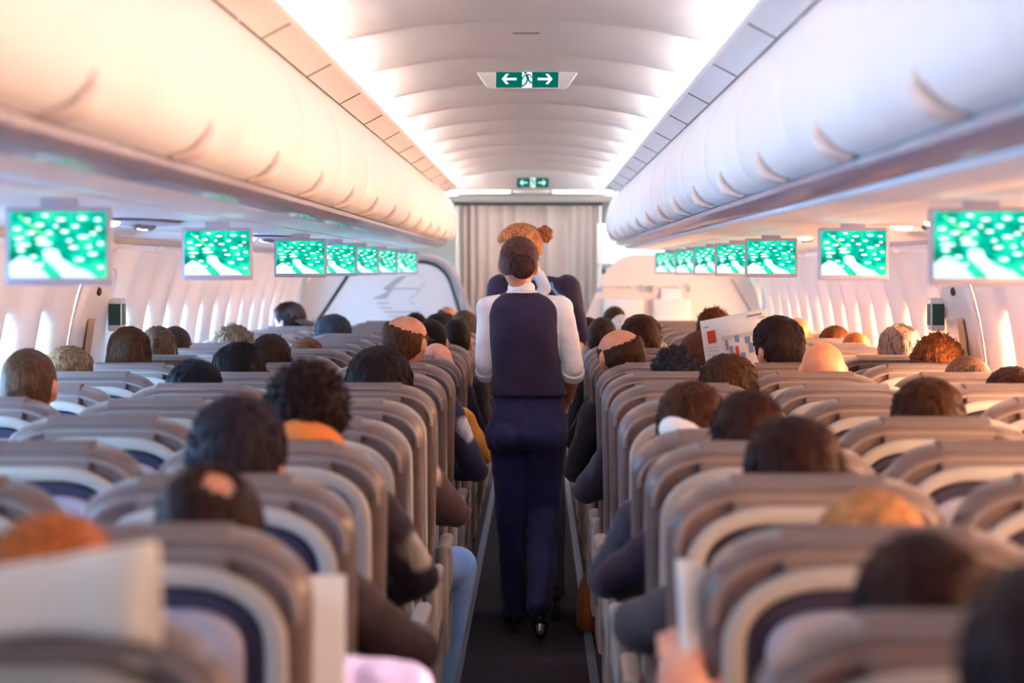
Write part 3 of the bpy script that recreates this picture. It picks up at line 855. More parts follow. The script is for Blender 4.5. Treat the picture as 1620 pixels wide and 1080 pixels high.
def person(px, py, k, seat, style, hcol, ccol, label, skin=SKIN, w=None, yaw=0, pitch=0, roll=0, dy=.19, pants=(.03,.03,.06), splay=.05,
           glasses=False, face=False, S=1.0, seed=None, extra=None, elbow=None, group=None, fine=False, hands=True, elz=.74):
    """seat: signed 1..3 counted from the aisle (negative = left block)"""
    Yk = ROW(k); Y = Yk+dy; sgn = 1 if seat > 0 else -1
    top = at(px, py, Y); Xs = XC+sgn*SX[abs(seat)-1]
    hx = max(XC-1.66, min(XC+1.66, top.x)); wide = 1.0
    if w: wide = min(1.28, max(.92, (w/FPX*Y)/.172)) if style not in ('long','curly','curlylong') else 1.0
    S2 = S if not w or style not in ('long','curly','curlylong') else S*min(1.2, max(.9, (w/FPX*Y)/.205))
    zt = top.z; hth = {'curly':.026,'curlylong':.03,'long':.030,'short':.022,'spiky':.03,'none':0,'bald':.003,'crop':.008}.get(style, .014)
    c = Vector((hx, Y, zt-(.113+hth)*S2))
    root = empty('person', (Xs, Yk+.35, .46))
    tag(root, label, 'person', group)
    o0 = root.location.copy()
    T = head_matrix(c-o0, yaw, pitch, roll)
    seed = seed if seed is not None else len(PEOPLE)+1
    tx = lerp(hx, Xs, .45); ns = c.z-.200*S2; yt = Yk+.26
    L = lambda x, y, z: Vector((x, y, z))-o0
    mb = MB(); head_parts(mb, T, S2, wide)
    neck = L(lerp(hx, tx, .5), lerp(Y, yt, .5), c.z-.13*S2)
    mb.chain([T @ Vector((0,-.015,-.05)), neck, L(tx, yt, ns)], [.058*S2,.056*S2,.07], 16)
    mb.chain([L(tx, yt, ns), L(Xs, Yk+.31, .60)], [.10,.11], 16)
    vox = .0085 if k <= 6 else .011
    es = sgn*-1                                # aisle side
    el = []
    for s in (-1, 1):
        sh = L(tx+s*.168, yt, ns-.035)
        if s == es and abs(seat) == 1: ex = XC+sgn*(elbow if elbow is not None else .225)
        else: ex = Xs+s*(.225 if abs(seat) != 3 or s == es else .15)
        e = L(ex, Yk+.33, elz); wr = L(Xs+s*.10, Yk+.56, .74)
        if extra and 'hand' in extra and s == es: wr = Vector(extra['hand'])-o0; e = L(ex, Yk+.36, .82)
        el.append((s, sh, e, wr))
        mb.chain([sh, e, wr], [.045,.036,.026], 10)
        if hands:
            fw = (wr-e).normalized()
            if extra and 'hand' in extra and s == es: hand_parts(mb, wr, (0,.35,1), (0,-1,.35), s, .9)
            else: hand_parts(mb, wr, fw, (0,0,1), s, .7)
    if extra and 'hand' in extra: vox = .0052
    mb.build('body', skinm(skin), root, voxel=vox, soft=3)
    # upper garment
    mb = MB()
    mb.loft([(Xs-o0.x, .31-.35, .50-.46, .165,.115), (Xs-o0.x, .30-.35, .64-.46, .165,.118), (lerp(Xs,tx,.5)-o0.x, .28-.35, lerp(.64,ns,.6)-.46, .18,.118), (tx-o0.x, yt-o0.y, ns-.07-.46, .182,.100), (tx-o0.x, yt-o0.y, ns-.02-.46, .13,.075), (lerp(tx,hx,.2)-o0.x, lerp(yt,Y,.2)-o0.y, ns+.045-.46, .070,.066)], 26)
    for s, sh, e, wr in el:
        mb.caps(L(tx+s*.06, yt, ns-.02), sh, .058, .066, 12)
        mb.chain([sh, e, wr], [.064,.050,.038], 14)
    g = mb.build('jacket', cloth(ccol), root, voxel=.0115, soft=4)
    dm = g.modifiers.new('folds', 'DISPLACE'); dm.strength = .022; dm.texture = FOLDS; dm.texture_coords = 'LOCAL'; dm.mid_level = .5
    if style != 'none':
        q = 1.0 if k <= 6 else .7
        hb = hair_mesh(style, S2, wide, T, seed, int(96*q), int(64*q))
        h = hb.build('hair', hairm(hcol), root)
    if glasses: add_glasses(T, S2, root)
    if face: add_eyes(T, S2, root)
    legs((es, splay), pants, root, Yk, Xs)
    PEOPLE.append((k, seat, label))
    return root, T, S2
FOLDS = bpy.data.textures.new('folds', 'CLOUDS'); FOLDS.noise_scale = .09

BR = (.085,.035,.018); DK = (.022,.012,.012); BLK = (.012,.010,.018); ORG = (.23,.085,.035); LB = (.20,.115,.060); GREY = (.22,.20,.20)
# left block
person(45,548,4,-3,'crop',(.10,.042,.02),(.30,.33,.42),'passenger with short cropped brown hair at the far left edge, pale collar', w=90)
person(102,546,6,-3,'short',LB,(.08,.06,.12),'passenger with light brown hair and a red ear showing, right of the cropped brown head', w=62, face=True, yaw=-.5)
r, T, S = person(204,515,7,-3,'long',(.075,.03,.014),(.06,.05,.05),'passenger with brown hair tied in a low ponytail with a pale hair tie', w=74)
mb = MB(); mb.ball(T @ Vector((-.062,-.085,-.045)), (.014,.012,.017), None, 12, 8); mb.build('hair_tie', mat('hair tie', (.55,.42,.33), .5), r)
mb = MB(); mb.chain([T @ Vector((-.062,-.088,-.05)), T @ Vector((-.078,-.085,-.09)), T @ Vector((-.08,-.08,-.15))], [.016,.026,.018]); mb.build('ponytail', hairm((.075,.03,.014)), r)
person(250,515,8,-3,'short',(.13,.075,.045),(.1,.08,.08),'passenger with tousled lighter brown hair right of the ponytailed head', w=52)
person(277,514,9,-3,'crop',(.05,.022,.014),(.05,.05,.06),'passenger with dark brown rounded hair, third head right from the ponytail', w=44)
person(371,512,10,-3,'spiky',(.17,.10,.055),(.12,.12,.18),'passenger with straw-like light brown hair near the left wall panels', w=58)
person(341,518,12,-3,'crop',(.10,.06,.05),(.1,.1,.1),'passenger half hidden behind the left side of the straw-like light brown hair', w=38)
person(307,567,5,-2,'short',BLK,(.03,.03,.05),'passenger with low black hair behind a pale blue-lit seat top on the left', w=88)
person(380,540,6,-2,'short',(.02,.012,.012),(.05,.05,.07),'passenger with black hair and glasses looking right, left block middle seat', w=82, glasses=True, yaw=-.65, face=True)
person(428,527,7,-2,'short',(.045,.020,.010),(.05,.04,.05),'passenger with dark brown bowl-shaped hair behind the bespectacled black-haired head', w=62)
person(486,533,9,-2,'short',(.16,.06,.02),(.08,.04,.02),'passenger with low reddish brown hair, small dome left of the balding man', w=52)
r, T, S = person(458,476,14,-3,'short',(.035,.016,.012),(.10,.10,.16),'person in a dark brimmed cap by the left wall, face turned to the window', w=48, yaw=1.0, face=True, skin=(.75,.36,.34))
mb = MB(); mb.ball(T @ Vector((0,-.005,.045)), (.098,.11,.085), T.to_3x3(), 24, 16)
mb.ball(T @ Vector((0,-.125,.0)), (.07,.07,.013), T.to_3x3() @ Matrix.Rotation(.35,3,'X'), 18, 8); mb.build('cap', cloth((.035,.016,.014)), r, voxel=.008, soft=3)
person(527,496,12,-2,'short',(.05,.052,.07),(.05,.05,.08),'passenger with grey and black hair in front of the emblem bulkhead', w=58)
r, T, S = person(485,572,2,-1,'curly',(.028,.010,.010),(.03,.012,.018),'passenger with dark wavy hair and an orange scarf, left block aisle seat', w=112, elz=.86)
mb = MB(); cc = T @ Vector((0,0,-.145)); mb.ball(T @ Vector((.020,-.085,-.040)), (.080,.062,.042), Matrix.Rotation(.35, 3, 'Y'), 24, 14); mb.ball(T @ Vector((.012,-.075,-.085)), (.10,.07,.05), None, 24, 14); mb.ball(cc+Vector((.0,-.02,-.02)), (.095,.085,.05), None, 24, 14); mb.ball(cc+Vector((.06,-.055,-.055)), (.07,.035,.05), None, 18, 12); mb.ball(cc+Vector((-.03,-.055,-.05)), (.08,.035,.045), None, 18, 12)
mb.build('scarf', cloth((.62,.16,.02)), r, voxel=.009, soft=3)
person(372,622,1,-1,'short',(.035,.022,.034),(.03,.012,.014),'blurred near passenger with dark hair greying on the right, tall above the left aisle seats', w=150, elz=.82, elbow=.19, roll=.1, seed=15)
person(330,728,0,-1,'fringe',(.040,.014,.010),(.30,.24,.52),'blurred near passenger with dark brown hair and a bald crown spot, lavender sleeve', w=165, elz=.90, elbow=.165)
person(80,808,-1,-1,'short',(.30,.085,.022),(.25,.1,.05),'blurred near passenger with orange-brown hair above the cream cloth at lower left', w=180)
person(600,545,5,-1,'long',(.022,.010,.010),(.10,.055,.06),'passenger with a dark glossy bob in front of the balding man with glasses', w=116, pants=(.20,.42,1.0), splay=.19)
person(641,497,7,-1,'bald',(.09,.032,.014),(.030,.028,.075),'balding man with glasses looking right, left block aisle seat', w=78, glasses=True, yaw=-.45, face=True, elbow=.20)
person(690,541,8,-1,'none',DK,(.62,.27,.03),'passenger with a bald pink head low behind the balding man with glasses', w=60, skin=(.75,.36,.27), elbow=.20)
person(682,503,9,-1,'crop',(.018,.010,.010),(.02,.02,.05),'passenger with narrow dark cropped hair just right of the balding man', w=50, pants=(.09,.045,.012), splay=.14)
person(722,503,10,-1,'crop',(.022,.012,.010),(.02,.02,.03),'passenger with short black hair and an orange-lit ear nearest the attendant, left side', w=48)
person(692,495,12,-1,'short',(.025,.014,.010),(.03,.02,.03),'passenger with dark hair, middle of the cluster far ahead left of the attendant', w=42)
person(735,489,13,-1,'crop',(.10,.055,.035),(.04,.03,.03),'passenger with brown-grey cropped hair, right end of the far left cluster', w=44)
person(708,483,15,-1,'bald',(.09,.04,.02),(.05,.03,.03),'passenger with reddish brow and thin hair at the back of the far left cluster', w=36, skin=(.55,.22,.10))
person(657,494,14,-1,'short',(.020,.012,.014),(.03,.03,.04),'passenger with small black head behind the left edge of the balding man', w=32)
# right block
person(972,483,15,1,'crop',(.06,.025,.014),(.04,.03,.03),'passenger with small brown head in front of the left literature pocket', w=38)
person(930,500,11,1,'crop',(.03,.014,.010),(.05,.05,.06),'passenger with dark hair nearest the attendant on the right side', w=38)
person(952,500,10,1,'crop',(.045,.020,.012),(.03,.03,.04),'passenger with dark cropped hair and an ear on the left, second head from the attendant', w=46)
person(985,497,13,1,'short',(.55,.50,.46),(.2,.2,.2),'passenger with white hair mostly hidden between two dark heads, right block', w=38)
person(1014,496,9,1,'short',(.055,.020,.012),(.04,.03,.03),'passenger with dark red-brown hair behind the bald crown on the right', w=64)
person(982,519,7,1,'bald',(.055,.018,.010),(.012,.010,.022),'man with a shiny bald crown and dark fringe, right block aisle seat', w=80, yaw=.5, elbow=.20)
person(1129,485,12,2,'spiky',(.09,.022,.008),(.05,.02,.02),'passenger with spiky dark red hair behind the open newspaper', w=50)
person(1109,521,8,2,'crop',(.11,.035,.018),(.04,.03,.03),'passenger with close-cropped brown hair overlapping the open newspaper', w=70, S=1.05)
person(1070,547,6,1,'curly',(.035,.030,.042),(.03,.028,.05),'passenger with grey and black tousled hair, right block aisle seat', w=80, pants=(.02,.02,.03))
person(1152,558,5,2,'short',(.075,.028,.014),(.08,.04,.03),'passenger with brown hair just right of the grey tousled head', w=92)
person(1231,498,7,2,'short',(.035,.016,.018),(.3,.2,.15),'man with wet-looking dark hair reading the open newspaper, ear showing', w=76, yaw=.55, face=True, S=1.04)
person(1263,501,11,2,'none',DK,(.3,.15,.1),'bald passenger peeking from behind the newspaper reader', w=40, skin=(.72,.32,.16))
person(1302,540,6,2,'none',DK,(.45,.35,.3),'passenger with a shaved orange-lit head, right block middle seat', w=76, skin=(.78,.34,.16))
person(1325,514,11,3,'short',(.11,.035,.012),(.2,.1,.05),'passenger with low brown hair before the bright right wall, left of two low domes', w=52)
person(1365,524,10,3,'crop',(.24,.075,.02),(.2,.1,.05),'passenger with orange-brown hair before the bright right wall, right of two low domes', w=46)
person(1424,510,8,3,'fringe',(.22,.16,.14),(.3,.2,.15),'passenger with grey thinning hair by the right exit hatch', w=68)
person(1483,526,7,3,'curly',(.15,.045,.012),(.25,.1,.05),'passenger with curly auburn hair by the right exit hatch', w=82)
r, T, S = person(1531,560,6,3,'updo',(.14,.07,.05),(.3,.2,.2),'passenger with grey-brown hair pinned up, in front of the curly auburn head', w=76)
mb = MB(); mb.ball(T @ Vector((.02,-.085,.055)), (.045,.030,.040), None, 20, 12); mb.build('hair_bun', hairm((.14,.07,.05)), r)
person(1602,578,5,3,'short',(.055,.014,.008),(.1,.05,.04),'passenger with dark hair cut off by the right edge of the picture', w=86)
person(1468,595,3,2,'short',(.060,.020,.008),(.3,.18,.12),'passenger with shiny brown swirled hair near the sunlit window seats', w=114)
r, T, S = person(1095,601,3,1,'short',(.070,.022,.012),(.035,.03,.05),'passenger with brown hair and a white scarf on the right aisle side', w=108, yaw=-.2)
mb = MB(); cc = T @ Vector((0,0,-.115)); mb.ball(cc+Vector((0,-.02,0)), (.078,.088,.05), None, 24, 14); mb.ball(cc+Vector((-.01,-.05,-.05)), (.10,.05,.055), None, 18, 12); mb.ball(T @ Vector((-.010,-.084,.002)), (.068,.058,.044), Matrix.Rotation(.4, 3, 'Y'), 24, 14); mb.ball(T @ Vector((-.004,-.070,-.06)), (.085,.065,.05), None, 24, 14)
mb.build('scarf', cloth((.75,.74,.74)), r, voxel=.009, soft=3)
person(1176,612,2,1,'short',(.050,.015,.012),(.020,.016,.055),'passenger with dark brown hair leaning right beside the white scarf', w=100, roll=.25, elz=.86, S=.97)
person(1257,655,1,1,'short',(.045,.013,.012),(.055,.05,.065),'blurred passenger with rounded dark maroon hair, right block aisle seat', w=155, elz=.88, elbow=.235)
person(1378,772,0,1,'long',(.33,.15,.06),(.25,.2,.15),'blurred near passenger with light brown blond hair on the right', w=190, elz=.84)
person(1460,838,-1,1,'short',(.045,.014,.012),(.10,.09,.11),'blurred near passenger with broad dark brown hair at lower right holding a folded paper', w=215, extra={'hand':(.205,3.0,.93)}, skin=(.80,.44,.33), elbow=.26)
r, T, S = person(1690,868,-2,1,'long',(.030,.012,.014),(.03,.02,.03),'large blurred dark-haired passenger cut off by the lower right corner', w=300, skin=(.65,.12,.05))

# ------------------------------------------------------------------ seat placement
occ = {(k, s): l for k, s, l in PEOPLE}
RECL = {(3,1):18.5,(2,-2):9,(5,-1):8,(1,-2):10,(4,-1):10,(2,1):9.5}
prot = {}
for k in range(-2, 17):
    for sgn in (-1, 1):
        for a in (1, 2, 3):
            xin = XC+sgn*(SX[a-1]-.26); Yk = ROW(k); px = 850+xin/Yk*FPX
            if k == -2 and (k, sgn*a) not in occ: continue
            if (k, sgn*a) not in occ and (px < -40 or px > 1660): continue
            kind = sgn if a == 1 else 0
            if kind not in prot: prot[kind] = make_seat(kind); o = prot[kind][0]
            else: o = copy_tree(prot[kind][0])
            o.location = (XC+sgn*SX[a-1], Yk, 0)
            bk = next(c for c in CH[o] if c.name.startswith('backrest'))
            bk.rotation_euler.x = math.radians(RECL.get((k, sgn*a), 9+random.uniform(-.9, .9)))
            pos = ['aisle','middle','window'][a-1]; side = 'left' if sgn < 0 else 'right'
            l = 'taupe leather %s seat of the %s block, %s row from the viewer' % (pos, side, ordn[max(0, k+1)])
            l += ', occupied' if (k, sgn*a) in occ else ', empty'
            if k == -2: l = 'taupe leather seat under the cut-off dark-haired passenger at the lower right corner'
            tag(o, l, 'seat', 'airline seats of the %s block' % side)
# cloth over the near left headrest
mb = MB()
vs = []
for i in range(15):
    x = lerp(-.86, -.395, i/14)
    for j, (y, z) in enumerate(((2.160,1.185),(2.16,1.20),(2.165,1.215),(2.17,1.235),(2.19,1.258),(2.21,1.262),(2.235,1.25),(2.25,1.20),(2.255,1.14))):
        vs.append((x+.012*(z < 1.1)*(i == 14), y+.004*math.sin(i*1.3), z-.028*(1-i/14)*(z > 1.2)+.006*math.sin(i*.7)+(.02 if i > 11 else 0)*(z > 1.2)*(i-11)/3))
fs = [(i*9+j, (i+1)*9+j, (i+1)*9+j+1, i*9+j+1) for i in range(14) for j in range(8)]
mb.add(vs, fs); o = mb.build('headrest_towel', mat('cream cloth', (.74,.70,.64), .8, bump=(20,.3)))
sd = o.modifiers.new('t','SOLIDIFY'); sd.thickness = .008
tag(o, 'large cream cloth draped over the raised headrest at the lower left corner', 'cloth')

# newspapers
def sheet(name, corners, label, marks=(), th=.0015, fold=0.0, extra_mat=None):
    tl, tr, br, bl = [Vector(c) for c in corners]; root = empty(name, bl); tag(root, label, 'newspaper')
    n_ = (tr-tl).cross(bl-tl).normalized()
    if n_.y > 0: n_ = -n_
    def pt(u, v, o=0): return (tl*(1-u)+tr*u)*(1-v)+(bl*(1-u)+br*u)*v+n_*(o+fold*math.sin(PI*u))-bl
    mb = MB(); vs = []; nu, nv = 12, 6
    for i in range(nu+1):
        for j in range(nv+1): vs.append(pt(i/nu, j/nv, .004*math.sin(i*.9+j*.5)*fold*10))
    fs = [(i*(nv+1)+j, (i+1)*(nv+1)+j, (i+1)*(nv+1)+j+1, i*(nv+1)+j+1) for i in range(nu) for j in range(nv)]
    mb.add(vs, fs); o = mb.build('paper_sheet', M['paper'], root); sd = o.modifiers.new('t','SOLIDIFY'); sd.thickness = th; sd.offset = 0
    by = {}
    for (u0, v0, u1, v1, m) in marks: by.setdefault(m, []).append((u0, v0, u1, v1))
    for m, rs in by.items():
        mb = MB()
        for q, (u0, v0, u1, v1) in enumerate(rs):
            a = [pt(u0,v0,.0035+.0002*(q%5)), pt(u1,v0,.0035+.0002*(q%5)), pt(u1,v1,.0035+.0002*(q%5)), pt(u0,v1,.0035+.0002*(q%5))]
            b = [p-n_*.001 for p in a]
            mb.add(a+b, [(0,1,2,3),(4,7,6,5),(0,4,5,1),(1,5,6,2),(2,6,7,3),(3,7,4,0)])
        mb.build({'ink':'printed_text','ink2':'printed_blue','inkg':'printed_picture','inkr':'printed_red_square'}[m], M[m], root, smooth=False)
    return root
marks = [(.04,.10,.96,.115,'ink'),(.70,.045,.92,.075,'ink'),(.08,.17,.20,.36,'inkr'),(.28,.28,.74,.34,'inkg'),(.28,.56,.98,.74,'inkg'),
         (.33,.34,.36,.50,'ink'),(.47,.30,.54,.40,'ink2'),(.62,.34,.70,.44,'ink2'),(.38,.44,.43,.62,'ink2'),(.46,.46,.51,.60,'inkr'),(.66,.44,.73,.58,'ink2'),(.53,.56,.60,.72,'ink2'),
         (.30,.80,.96,.815,'inkg'),(.30,.86,.90,.872,'inkg'),(.62,.92,.96,.955,'ink'),(.30,.92,.5,.932,'inkg')]
marks += [(.04,.42+i*.05,.22,.43+i*.05,'inkg') for i in range(10)]
Yn = 8.78
r = sheet('newspaper', (at(1107,508,Yn), at(1212,488,Yn), at(1228,600,Yn-.02), at(1122,612,Yn-.02)), 'open white newspaper with a red square and a colour picture, held up on the right', marks, fold=.01)
# white detail in the red square
sheet('newspaper', (Vector((-.345,3.10,1.115)), Vector((-.283,3.13,1.112)), Vector((-.283,3.12,.80)), Vector((-.345,3.09,.80))), 'blurred white folded newspaper sticking into the aisle at lower left', [(.1,.22,.9,.30,'inkg'),(.5,.36,.85,.42,'ink'),(.15,.46,.8,.49,'inkg')], th=.012)
sheet('newspaper', (Vector((.200,3.03,1.15)), Vector((.262,3.06,1.125)), Vector((.255,3.05,.86)), Vector((.215,3.02,.86))), 'blurred white folded paper held in a hand at the right edge of the aisle', [(.2,.65,.5,.72,'inkr')], th=.014)

# ------------------------------------------------------------------ service trolley and bag
t = empty('service_trolley', (-.022, 9.62, 0)); tag(t, 'dark metal service trolley in the aisle between the two attendants', 'trolley')
mb = MB(); mb.rbox((0,0,.53), (.29,.34,.84), .015); mb.build('trolley_body', M['steel'], t)
mb = MB(); mb.rbox((0,0,.965), (.30,.35,.03), .01); mb.build('trolley_top', M['shell'], t)
mb = MB(); mb.rbox((0,-.175,.50), (.25,.012,.70), .01); mb.build('trolley_door', M['belt'], t)
mb = MB(); mb.rbox((.09,-.186,.55), (.02,.015,.09), .006); mb.build('door_latch', M['metal'], t)
for x in (-.11,.11):
    for y in (-.13,.13):
        mb = MB(); R = Matrix.Rotation(PI/2,3,'Z'); mb.slab([(.05*math.cos(a), .05+.05*math.sin(a)) for a in [2*PI*i/16 for i in range(16)]], [(-.012,.004),(-.008,0),(.008,0),(.012,.004)], (x,y,0), R)
        mb.rbox((x,y,.10), (.03,.04,.03), .006); mb.build('wheel', M['seam'], t)
b = empty('handbag', (.215, 9.28, 0)); tag(b, 'orange-brown leather bag standing at the right edge of the aisle floor', 'bag')
mb = MB(); mb.loft([(0,0,.0,.035,.11),(0,0,.02,.045,.13),(0,0,.12,.045,.13),(0,0,.20,.03,.11),(0,0,.23,.012,.09)], 24); mb.build('bag_body', cloth((.42,.13,.03)), b)
mb = MB(); mb.tube([(0,-.06,.22),(0,-.05,.29),(0,0,.32),(0,.05,.29),(0,.06,.22)], .007, 8); mb.build('bag_handle', cloth((.20,.06,.02)), b)

# ------------------------------------------------------------------ cabin attendants
def obj_disp(o, s=.008, sc=None):
    dm = o.modifiers.new('folds','DISPLACE'); dm.strength = s; dm.texture = sc or FOLDS; dm.texture_coords = 'LOCAL'
NAVY = (.016,.007,.040)
def attendant_front():
    Y = 9.08; root = empty('person', (-.05, Y, 0))
    tag(root, 'cabin attendant in navy waistcoat, white sleeves and hair bun walking away down the aisle', 'person')
    o = Vector((-.05, Y, 0)); L = lambda x, y, z: Vector((x, Y+y, z))-o
    hc = at(821, 372+43, Y); hc.z = 1.705-.125
    T = head_matrix(hc-o, -.12, -.12, .02); S = 1.0
    mb = MB(); head_parts(mb, T, S, .96)
    mb.chain([T @ Vector((0,-.015,-.05)), L(-.066,.0,1.47), L(-.06,.0,1.40)], [.050,.047,.06])
    mb.chain([L(-.06,0,1.38), L(-.05,0,1.15), L(-.04,0,.95)], [.09,.085,.10])
    arms = []
    for s, sh, e, w in ((-1, L(-.205,0,1.395), L(-.218,.01,1.150), L(-.172,.15,1.02)), (1, L(.098,0,1.395), L(.152,.0,1.145), L(.128,.13,1.00))):
        mb.chain([sh, e], [.042,.037]); mb.chain([e, e.lerp(w,.35), w], [.037,.037,.026]); arms.append((s, sh, e, w))
        hand_parts(mb, w, (-s*.25, 1, -.25) , (0,.1,1), s, .7)
    lk = [[L(-.118,0,.90), L(-.110,.06,.50), L(-.092,.14,.09)], [L(.028,0,.90), L(.034,.06,.53), L(.008,-.20,.17)]]
    for c in lk: mb.chain(c, [.08,.052,.034])
    mb.chain([L(-.100,.12,.09), L(-.105,.26,.045)], [.034,.022]); mb.chain([L(.012,-.20,.155), L(.014,-.10,.05)], [.034,.026])
    mb.build('body', skinm((.66,.31,.20)), root, voxel=.0058, soft=3)
    add_eyes(T, S, root)
    hb = hair_mesh('updo', S, .96, T, 3, 110, 72); h = hb.build('hair', hairm((.105,.045,.036)), root)
    mb = MB(); bc = T @ Vector((.030,-.118,-.020))
    def bf(d):
        a = math.atan2(d.z, d.x); sp_ = .0025*math.sin(a*2+d.y*26+5*math.sqrt(d.x*d.x+d.z*d.z))
        r_ = .043*(1+.05*noise.noise(d*3))+sp_
        return Vector((d.x*r_, d.y*.034, d.z*r_))
    mb.ball(bc, 1, None, 48, 32, fn=bf); mb.tube([bc+Vector((.046*math.cos(a),.018,.046*math.sin(a))) for a in [2*PI*i/20 for i in range(21)]], .010, 8, cap=False); mb.build('hair_bun', hairm((.075,.028,.026)), root)
    # blouse
    mb = MB()
    mb.loft([(-.04-o.x,0,1.00,.145,.10),(-.046-o.x,0,1.13,.132,.092),(-.055-o.x,0,1.30,.146,.10),(-.055-o.x,0,1.40,.150,.085),(-.062-o.x,.0,1.445,.085,.065),(-.066-o.x,0,1.475,.055,.055)], 30)
    for s, sh, e, w in arms:
        mb.caps(L(-.055+s*.08,0,1.41), sh, .045, .056)
        mb.chain([sh, sh.lerp(e,.5), e, e.lerp(w,.22)], [.052,.051,.046,.043])
    b_ = mb.build('blouse', cloth((.80,.76,.82), .75), root, voxel=.0065, soft=4); obj_disp(b_, .010)
    for s, sh, e, w in arms:
        p = e.lerp(w,.18); d = (w-e).normalized(); mb = MB()
        mb.tube([p-d*.022, p-d*.018, p+d*.014, p+d*.018], [.047,.053,.054,.049], 18)
        mb.build('rolled_cuff', cloth((.85,.82,.87)), root)
    mb = MB(); n = 24; vs = []
    for i in range(n+1):
        a = PI*(.0)+2*PI*i/n
        for (rr_, z) in ((.058,1.462),(.056,1.490),(.050,1.498),(.050,1.47)):
            vs.append(L(-.068+rr_*1.02*math.cos(a), rr_*math.sin(a), z-.012*math.sin(a)))
    fs = [(i*4+j, (i+1)*4+j, (i+1)*4+(j+1)%4, i*4+(j+1)%4) for i in range(n) for j in range(4)]
    mb.add(vs, fs); mb.build('collar', cloth((.82,.80,.82)), root)
    # waistcoat
    mb = MB(); ox = -o.x
    mb.loft([(-.036+ox,0,1.018,.168,.125),(-.036+ox,0,1.03,.170,.127),(-.043+ox,0,1.085,.152,.114),(-.046+ox,0,1.14,.145,.105),(-.055+ox,0,1.22,.148,.108),(-.060+ox,0,1.30,.152,.112),(-.060+ox,0,1.37,.156,.105),(-.058+ox,0,1.405,.158,.095),(-.060+ox,0,1.430,.135,.080),(-.064+ox,0,1.452,.090,.066),(-.066+ox,0,1.468,.062,.060)], 40)
    v = mb.build('waistcoat', cloth(NAVY, .8), root); sb = v.modifiers.new('s','SUBSURF'); sb.levels = 2; sb.render_levels = 2; obj_disp(v, .012)
    # trousers
    mb = MB()
    mb.loft([(-.045+ox,0,.80,.165,.10),(-.042+ox,-.005,.86,.178,.125),(-.040+ox,0,.93,.165,.120),(-.040+ox,0,1.04,.143,.100)], 30)
    mb.ball(L(-.115,-.055,.86), (.085,.075,.085)); mb.ball(L(.035,-.055,.86), (.085,.075,.085))
    mb.chain(lk[0], [.092,.068,.056]); mb.chain([lk[1][0], lk[1][1], lk[1][2]], [.096,.072,.056])
    t_ = mb.build('trousers', cloth((.018,.018,.105), .75), root, voxel=.0075, soft=5); obj_disp(t_, .020)
    # shoes with block heels
    for (ax, ay, az, tx_, ty, tz) in ((-.100,.115,.060,-.105,.275,.022), (.012,-.215,.105,.014,-.075,.022)):
        mb = MB(); mb.chain([L(ax,ay,az), L((ax+tx_)/2,(ay+ty)/2,(az+tz)/2+.008), L(tx_,ty,tz)], [.036,.036,.022])
        s_ = mb.build('shoe', mat('black shoe leather', (.012,.012,.02), .25), root, voxel=.006, soft=3)
        mb = MB(); hz = Vector((0,-.012,-1)).normalized()*(.058) if ay > 0 else Vector((0,-.045,-.035))
        mb.tube([L(ax,ay-.018,az-.02), L(ax,ay-.018,az-.02)+hz*.72], [.020,.013], 10); mb.build('heel', M['metal'] if ay < 0 else M['seam'], s_)
attendant_front()
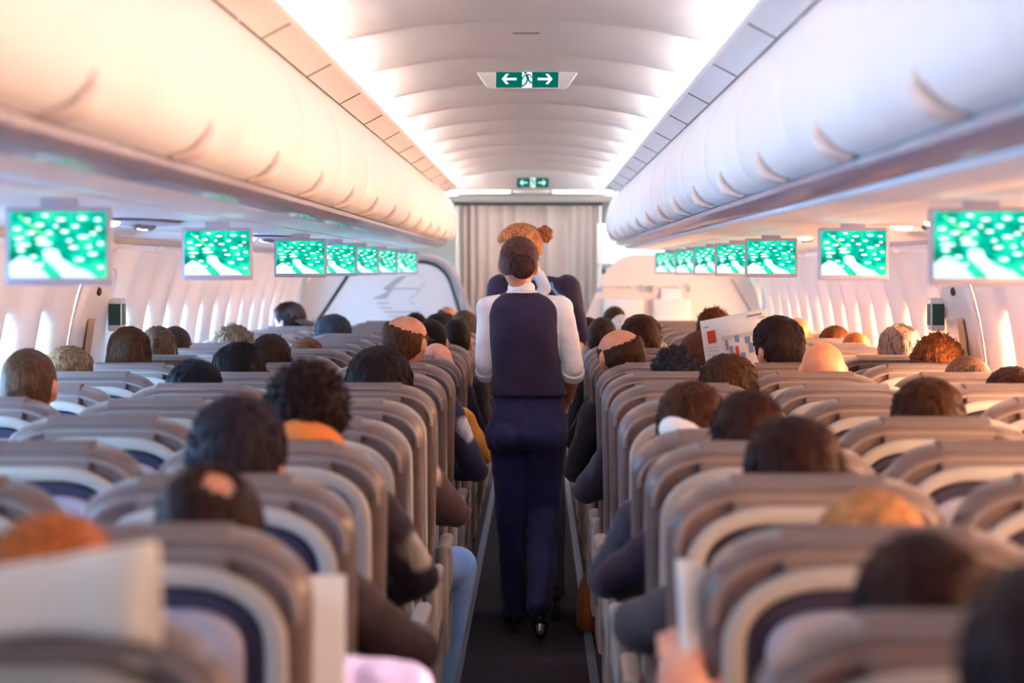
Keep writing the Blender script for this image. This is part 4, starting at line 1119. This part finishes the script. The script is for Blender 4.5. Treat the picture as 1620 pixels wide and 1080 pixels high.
def attendant_back():
    Y = 10.15; root = empty('person', (-.03, Y, 0))
    tag(root, 'cabin attendant with red-blond bun, navy top and pale neck scarf, before the curtain', 'person')
    o = Vector((-.03, Y, 0)); L = lambda x, y, z: Vector((x, Y+y, z))-o
    top = at(824, 353, Y); hc = Vector((top.x, Y, top.z-.122))
    T = head_matrix(hc-o, 1.75, -.28, 0); S = 1.0
    mb = MB(); head_parts(mb, T, S, .98)
    sz = 1.475; cx = -.020
    mb.chain([T @ Vector((0,-.02,-.05)), L(-.03,0,1.53), L(cx,0,1.46)], [.050,.046,.06])
    mb.chain([L(cx,0,1.42), L(cx,0,.97)], [.09,.10]); arms = []
    for s, sh, e, w in ((-1, L(cx-.160,0,sz), L(cx-.185,-.02,1.20), L(cx-.10,-.22,1.06)), (1, L(cx+.165,0,sz), L(cx+.215,-.02,1.22), L(cx+.13,-.22,1.06))):
        mb.chain([sh, e, w], [.042,.036,.026]); arms.append((s, sh, e, w)); hand_parts(mb, w, (-s*.3,-1,-.2), (0,-.1,1), -s, .7)
    lk = [[L(cx-.08,0,.92), L(cx-.08,0,.50), L(cx-.08,.01,.09)], [L(cx+.08,0,.92), L(cx+.08,0,.50), L(cx+.08,.01,.09)]]
    for c in lk: mb.chain(c, [.08,.055,.034])
    mb.build('body', skinm((.74,.38,.25)), root, voxel=.0065, soft=3); add_eyes(T, S, root)
    hb = hair_mesh('updo', S*1.02, .98, T, 9, 100, 64); hb.build('hair', hairm((.30,.12,.052)), root)
    mb = MB(); mb.ball(T @ Vector((-.0,-.128,.035)), (.040,.036,.045), None, 32, 20, fn=lambda d: d*(.042+.003*math.sin(8*d.z+5*d.x))); mb.build('hair_bun', hairm((.22,.075,.03)), root)
    mb = MB(); ox = -o.x
    mb.loft([(cx+ox,0,.93,.165,.12),(cx+ox,0,1.10,.150,.11),(cx+ox,0,1.32,.165,.12),(cx+ox,0,1.44,.165,.10),(cx+ox,0,1.495,.11,.075),(cx-.005+ox,0,1.53,.06,.056)], 30)
    for s, sh, e, w in arms:
        mb.caps(L(cx+s*.07,0,sz+.005), sh-Vector((s*.012,0,.015)), .05, .055); mb.chain([sh, sh.lerp(e,.6), sh.lerp(e,.92)], [.062,.058,.054])
    j = mb.build('jacket', cloth(NAVY), root, voxel=.008, soft=4); obj_disp(j, .012)
    mb = MB(); mb.ball(L(cx-.005,-.015,1.525), (.068,.062,.034)); mb.chain([L(cx+.03,-.055,1.53), L(cx+.055,-.085,1.47), L(cx-.0,-.125,1.40)], [.030,.032,.018]); mb.chain([L(cx-.04,-.055,1.53), L(cx-.04,-.09,1.45), L(cx-.03,-.12,1.36)], [.028,.03,.02])
    mb.build('neck_scarf', cloth((.55,.58,.66)), root, voxel=.007, soft=3)
    mb = MB(); mb.tube([L(cx+.085,-.108,1.50), L(cx+.092,-.112,1.47), L(cx+.115,-.112,1.44), L(cx+.15,-.095,1.43)], .006, 8)
    mb.build('blue_piping', cloth((.10,.35,.70)), root)
    mb = MB(); mb.loft([(cx+ox,0,.84,.16,.11),(cx+ox,0,.92,.165,.115),(cx+ox,0,1.02,.145,.10)], 26)
    for c in lk: mb.chain(c, [.09,.07,.06])
    mb.build('trousers', cloth((.02,.016,.06)), root, voxel=.011, soft=4)
    for c in lk:
        mb = MB(); p = c[2]; mb.loft([(p.x,p.y-.06,0,.042,.12),(p.x,p.y-.06,.03,.042,.12),(p.x,p.y-.03,.07,.036,.08),(p.x,p.y,.10,.034,.04)], 18); mb.build('shoe', cloth((.01,.01,.015)), root)
attendant_back()
